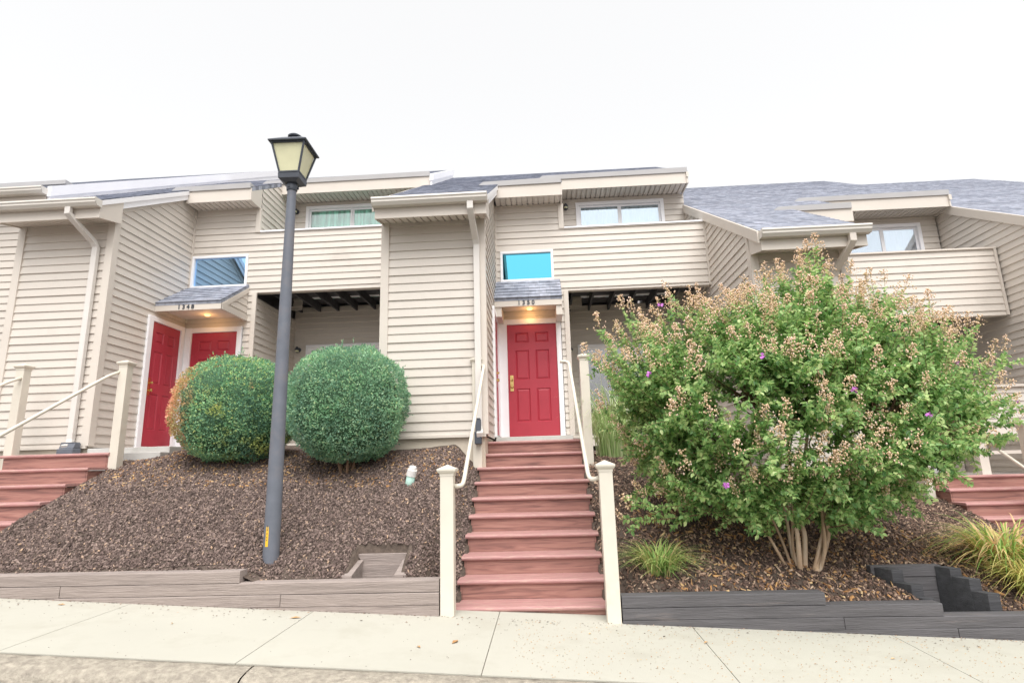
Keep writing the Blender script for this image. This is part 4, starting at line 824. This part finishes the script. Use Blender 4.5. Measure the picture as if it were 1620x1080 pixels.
# ------------------------------------------------------------------ flowering shrub
def crape():
    r = np.random.default_rng(5); rd = random.Random(5); bx, by = 2.32, 5.98; bz = mulchz(bx, by)
    T = thing('crape_myrtle', 'big many stemmed shrub covered in faded pinkish tan flower clusters', 'flowering shrub', None, (bx,by,bz)); inv = np.array([bx,by,bz])
    def px(u, v, Y):
        d = Rr*((u-810)/909)-Uu*((v-540)/909)+fwd; d = d*(Y/d.y); return np.array([d.x, Y, d.z])
    yc = 6.15
    outline = [(925,600),(942,530),(985,500),(1045,478),(1100,482),(1160,470),(1195,452),(1235,425),(1290,400),(1330,450),(1385,450),(1445,480),(1510,515),(1560,560),(1600,620),(1612,665),(1580,705),(1530,750),(1480,790),(1420,815),(1380,835),(1310,835),(1250,828),(1205,840),(1160,825),(1110,820),(1060,795),(1000,805),(985,765),(965,720),(940,665)]
    cen = px(1262, 640, yc); pts = [px(u, v, yc)-cen for u, v in outline]
    th = [math.atan2(p[2], p[0]) for p in pts]; rr = [math.hypot(p[0], p[2])*.97 for p in pts]
    o_ = sorted(zip(th, rr)); th = [a for a, _ in o_]; rr = [b for _, b in o_]
    th = [th[-1]-2*PI]+th+[th[0]+2*PI]; rr = [rr[-1]]+rr+[rr[0]]
    R = lambda t: np.interp(t, th, rr)
    DEP = 1.25
    ends = []
    while len(ends) < 840:
        v = rnd_unit(1, r)[0]
        if v[1] > .75: continue
        t = math.atan2(v[2], v[0]); c_ = math.hypot(v[0], v[2]); k = r.uniform(.62,1.0)**.6*(1+.06*noise.noise(Vector(v)*4))
        rad = R(t)*c_*k; yy = v[1]*DEP*k*(1 if v[1] < 0 else .9)
        # nearer things project larger: shrink about the sight line so the near half keeps the outline
        p = cen+np.array([math.cos(t)*rad, yy, math.sin(t)*rad]); s_ = p[1]/yc if yy < 0 else 1.0; s_ = .35+.65*s_
        p[0] = cen[0]*(1 if yy >= 0 else (.5+.5*p[1]/yc))+(p[0]-cen[0])*s_; p[2] = cen[2]+(p[2]-cen[2])*s_
        if 1.75 < p[0] < 2.95 and p[2] < -.30 and p[1] < 6.7: continue
        ends.append((p, k, v))
    # sprays that stand out of the outline
    for u, v in [(1290,392),(1278,400),(1300,410),(1265,425),(1310,430),(1210,440),(1232,432),(1150,468),(1060,470),(1110,476),(985,488),(1000,495),(950,522),(1345,440),(1380,452),(1430,462),(1400,455),(1500,505),(1530,520),(1545,515),(1570,560),(1590,560),(1605,640),(1612,665),(1600,690),(1560,715),(1000,800),(985,820),(1180,462),(930,560),(1540,540),(1470,480)]:
        ends.append((px(u, v, yc+r.uniform(-.5,.3)), 1.1, np.array([0,0,1.])))
    # main stems
    stems = []
    base = np.array([bx,by,bz-.05])
    for (b0, s1, s2, s3, r0) in [((1254,912),(1228,868),(1190,810),(1120,740),.017),((1258,912),(1240,862),(1214,806),(1160,720),.016),((1262,914),(1250,856),(1240,800),(1200,640),.021),((1266,908),(1262,850),(1255,800),(1240,600),.026),
            ((1272,905),(1273,850),(1268,790),(1290,560),.03),((1288,912),(1300,858),(1310,800),(1330,640),.032),((1293,900),(1310,850),(1318,800),(1400,680),.026),((1283,908),(1296,865),(1302,810),(1280,700),.02),((1290,910),(1305,870),(1315,760),(1480,690),.02),((1264,905),(1255,870),(1230,780),(1060,680),.015)]:
        y1 = by+r.uniform(-.1,.12); P = [px(*b0, by+r.uniform(-.05,.05))-[0,0,.04], px(*s1, y1), px(*s2, y1+r.uniform(-.12,.12)), px(*s3, y1+r.uniform(-.4,.4))]; path = []
        for i in range(3):
            a, b_, c_, d_ = P[max(i-1,0)], P[i], P[i+1], P[min(i+2,3)]
            for t in np.linspace(0,1,6)[:-1]: path.append(.5*((2*b_)+(-a+c_)*t+(2*a-5*b_+4*c_-d_)*t*t+(-a+3*b_-3*c_+d_)*t**3))
        path.append(P[3]); stems.append((path, r0))
    mb = MB()
    for path, r0 in stems: mb.tube([tuple(p-inv) for p in path], [r0*.82*(1.25-.8*i/len(path)) for i in range(len(path))], 9)
    mb.build('trunk', 'bark', T, smooth=True)
    nodes = np.array([p for path, _ in stems for p in path[7:]])
    tw = MB(); Lp = []; Ld = []; Ln = []; Ll = []; pan = []
    for e, k, v in ends:
        dd = np.linalg.norm(nodes-(e-np.array([0,0,.35])), axis=1); s0 = nodes[np.argsort(dd)[rd.randrange(4)]]
        mid = (s0+e)/2+np.array([0,0,-.10])+r.normal(0,.05,3); path = [s0*(1-t)**2+mid*2*t*(1-t)+e*t*t for t in np.linspace(0,1,7)]
        tw.tube([tuple(p-inv) for p in path], [.008,.007,.006,.005,.004,.003,.002], 4, False)
        ln = np.linalg.norm(e-s0); vis = min(1, .75/max(ln,.1)); shoots = [(path, 1-vis, 1.0)]
        for q in range(3):
            t = rd.uniform(.45,.95); i = min(5, int(t*6)); p0 = path[i]; d = (e-s0)/max(ln,.1)+r.normal(0,.6,3)+np.array([0,0,.15]); d /= np.linalg.norm(d); L_ = rd.uniform(.14,.30)
            sp = [p0+d*L_*s_+np.array([0,0,-.04*s_*s_]) for s_ in np.linspace(0,1,4)]; tw.tube([tuple(p-inv) for p in sp], .002, 3, False); shoots.append((sp, 0, .5))
        for sp, t0, wgt in shoots:
            A = np.array(sp); seg = np.linalg.norm(np.diff(A, axis=0), axis=1).sum()*(1-t0); nl = max(4, int(seg/.019))
            for j in range(nl):
                t = t0+(1-t0)*(j+.5)/nl; f = t*(len(A)-1); i = min(len(A)-2, int(f)); p = A[i]*(1-f+i)+A[i+1]*(f-i); ax = A[i+1]-A[i]; ax /= np.linalg.norm(ax)+1e-9
                sd_ = np.cross(ax, r.normal(0,1,3)); sd_ /= np.linalg.norm(sd_)+1e-9
                for sg in (1,-1):
                    Lp.append(p); Ld.append(ax*.45+sd_*sg+np.array([0,0,-.12])); Ln.append(np.array([0,0,1.])+r.normal(0,.45,3)+ax*.3); Ll.append(r.uniform(.038,.066))
        if k > .80 and rd.random() < (.75 if v[2] > .25 else .45) or k > 1.05: pan.append((e, (path[-1]-path[-3])))
    tw.build('branches', 'twig', T)
    V, F = leaves(np.array(Lp)-inv, np.array(Ld), np.array(Ln), np.array(Ll), .29); np_mesh('crown', V, F, 'crapeleaf', T)
    print('crape leaves', len(Lp), 'panicles', len(pan))
    # seed heads and faded flowers: clusters of little capsules on thin stalks
    octv = np.array([(1,0,0),(-1,0,0),(0,1,0),(0,-1,0),(0,0,1.2),(0,0,-1.2)]); octf = np.array([(0,2,4),(2,1,4),(1,3,4),(3,0,4),(2,0,5),(1,2,5),(3,1,5),(0,3,5)])
    P = []; S = []; Pf = []
    stalk = MB()
    for e, ax in pan:
        ax = ax/np.linalg.norm(ax)*.7+np.array([0,0,.75]); ax /= np.linalg.norm(ax); L_ = r.uniform(.13,.24); n = int(r.integers(34,66))
        t = r.random(n)**.8; w_ = .078*(1-t*.75); u = r.normal(0,1,(n,3)); u -= (u@ax)[:, None]*ax; q = e+ax*(t*L_)[:, None]+u*w_[:, None]*.62
        P.append(q); S.append(r.uniform(.0055,.0105,n)); stalk.tube([tuple(e-inv), tuple(e+ax*L_-inv)], .0022, 3, False)
        for z in q[::5]: stalk.tube([tuple(e+ax*((z-e)@ax-.02)-inv), tuple(z-inv)], .0012, 3, False)
    P = np.concatenate(P)-inv; S = np.concatenate(S); V = (P[:, None, :]+octv[None]*S[:, None, None]).reshape(-1, 3); F = (np.arange(len(P))[:, None, None]*6+octf[None]).reshape(-1, 3)
    tag(np_mesh('flower_clusters', V, F, 'panicle', T), kind='stuff'); stalk.build('flower_stalks', 'stalk', T)
    for u, v in ((1027,592),(1206,563),(1352,617),(1470,656),(1149,767),(1608,637),(1515,575),(1045,482)):
        c0 = px(u, v, yc-1.15 if 1000 < u < 1500 and v > 500 else yc-.3); fl = MB(); pe = []
        for k in range(9):
            d = rnd_unit(1, r)[0]; a = d*.004; s_ = np.cross(d, rnd_unit(1, r)[0]); s_ = s_/np.linalg.norm(s_)*.014
            o0 = 0 if k else None; n0 = len(fl.v)
            if k == 0: fl.v.append((0,0,0)); n0 = 1
            fl.v += [tuple(a+d*.016+s_), tuple(a+d*.03), tuple(a+d*.016-s_)]; fl.f.append((0, n0, n0+1, n0+2))
        o = fl.build('purple_flower', 'petal', T); o.location = tuple(c0-inv)
M['crapeleaf'] = ramp_island('shrub_leaf', [(0,(.12,.27,.09)),(.35,(.30,.51,.18)),(.75,(.52,.71,.28)),(1,(.76,.85,.42))], .4, .5, .5)
M['panicle'] = ramp_island('faded_flower', [(0,(.68,.56,.30)),(.3,(.90,.67,.44)),(.7,(.96,.70,.52)),(1,(.97,.80,.70))], .7, .2)
M['stalk'] = mat('flower_stalk', (.34,.26,.12), .8); M['petal'] = mat('purple_petal', (.60,.20,.62), .6)
crape()
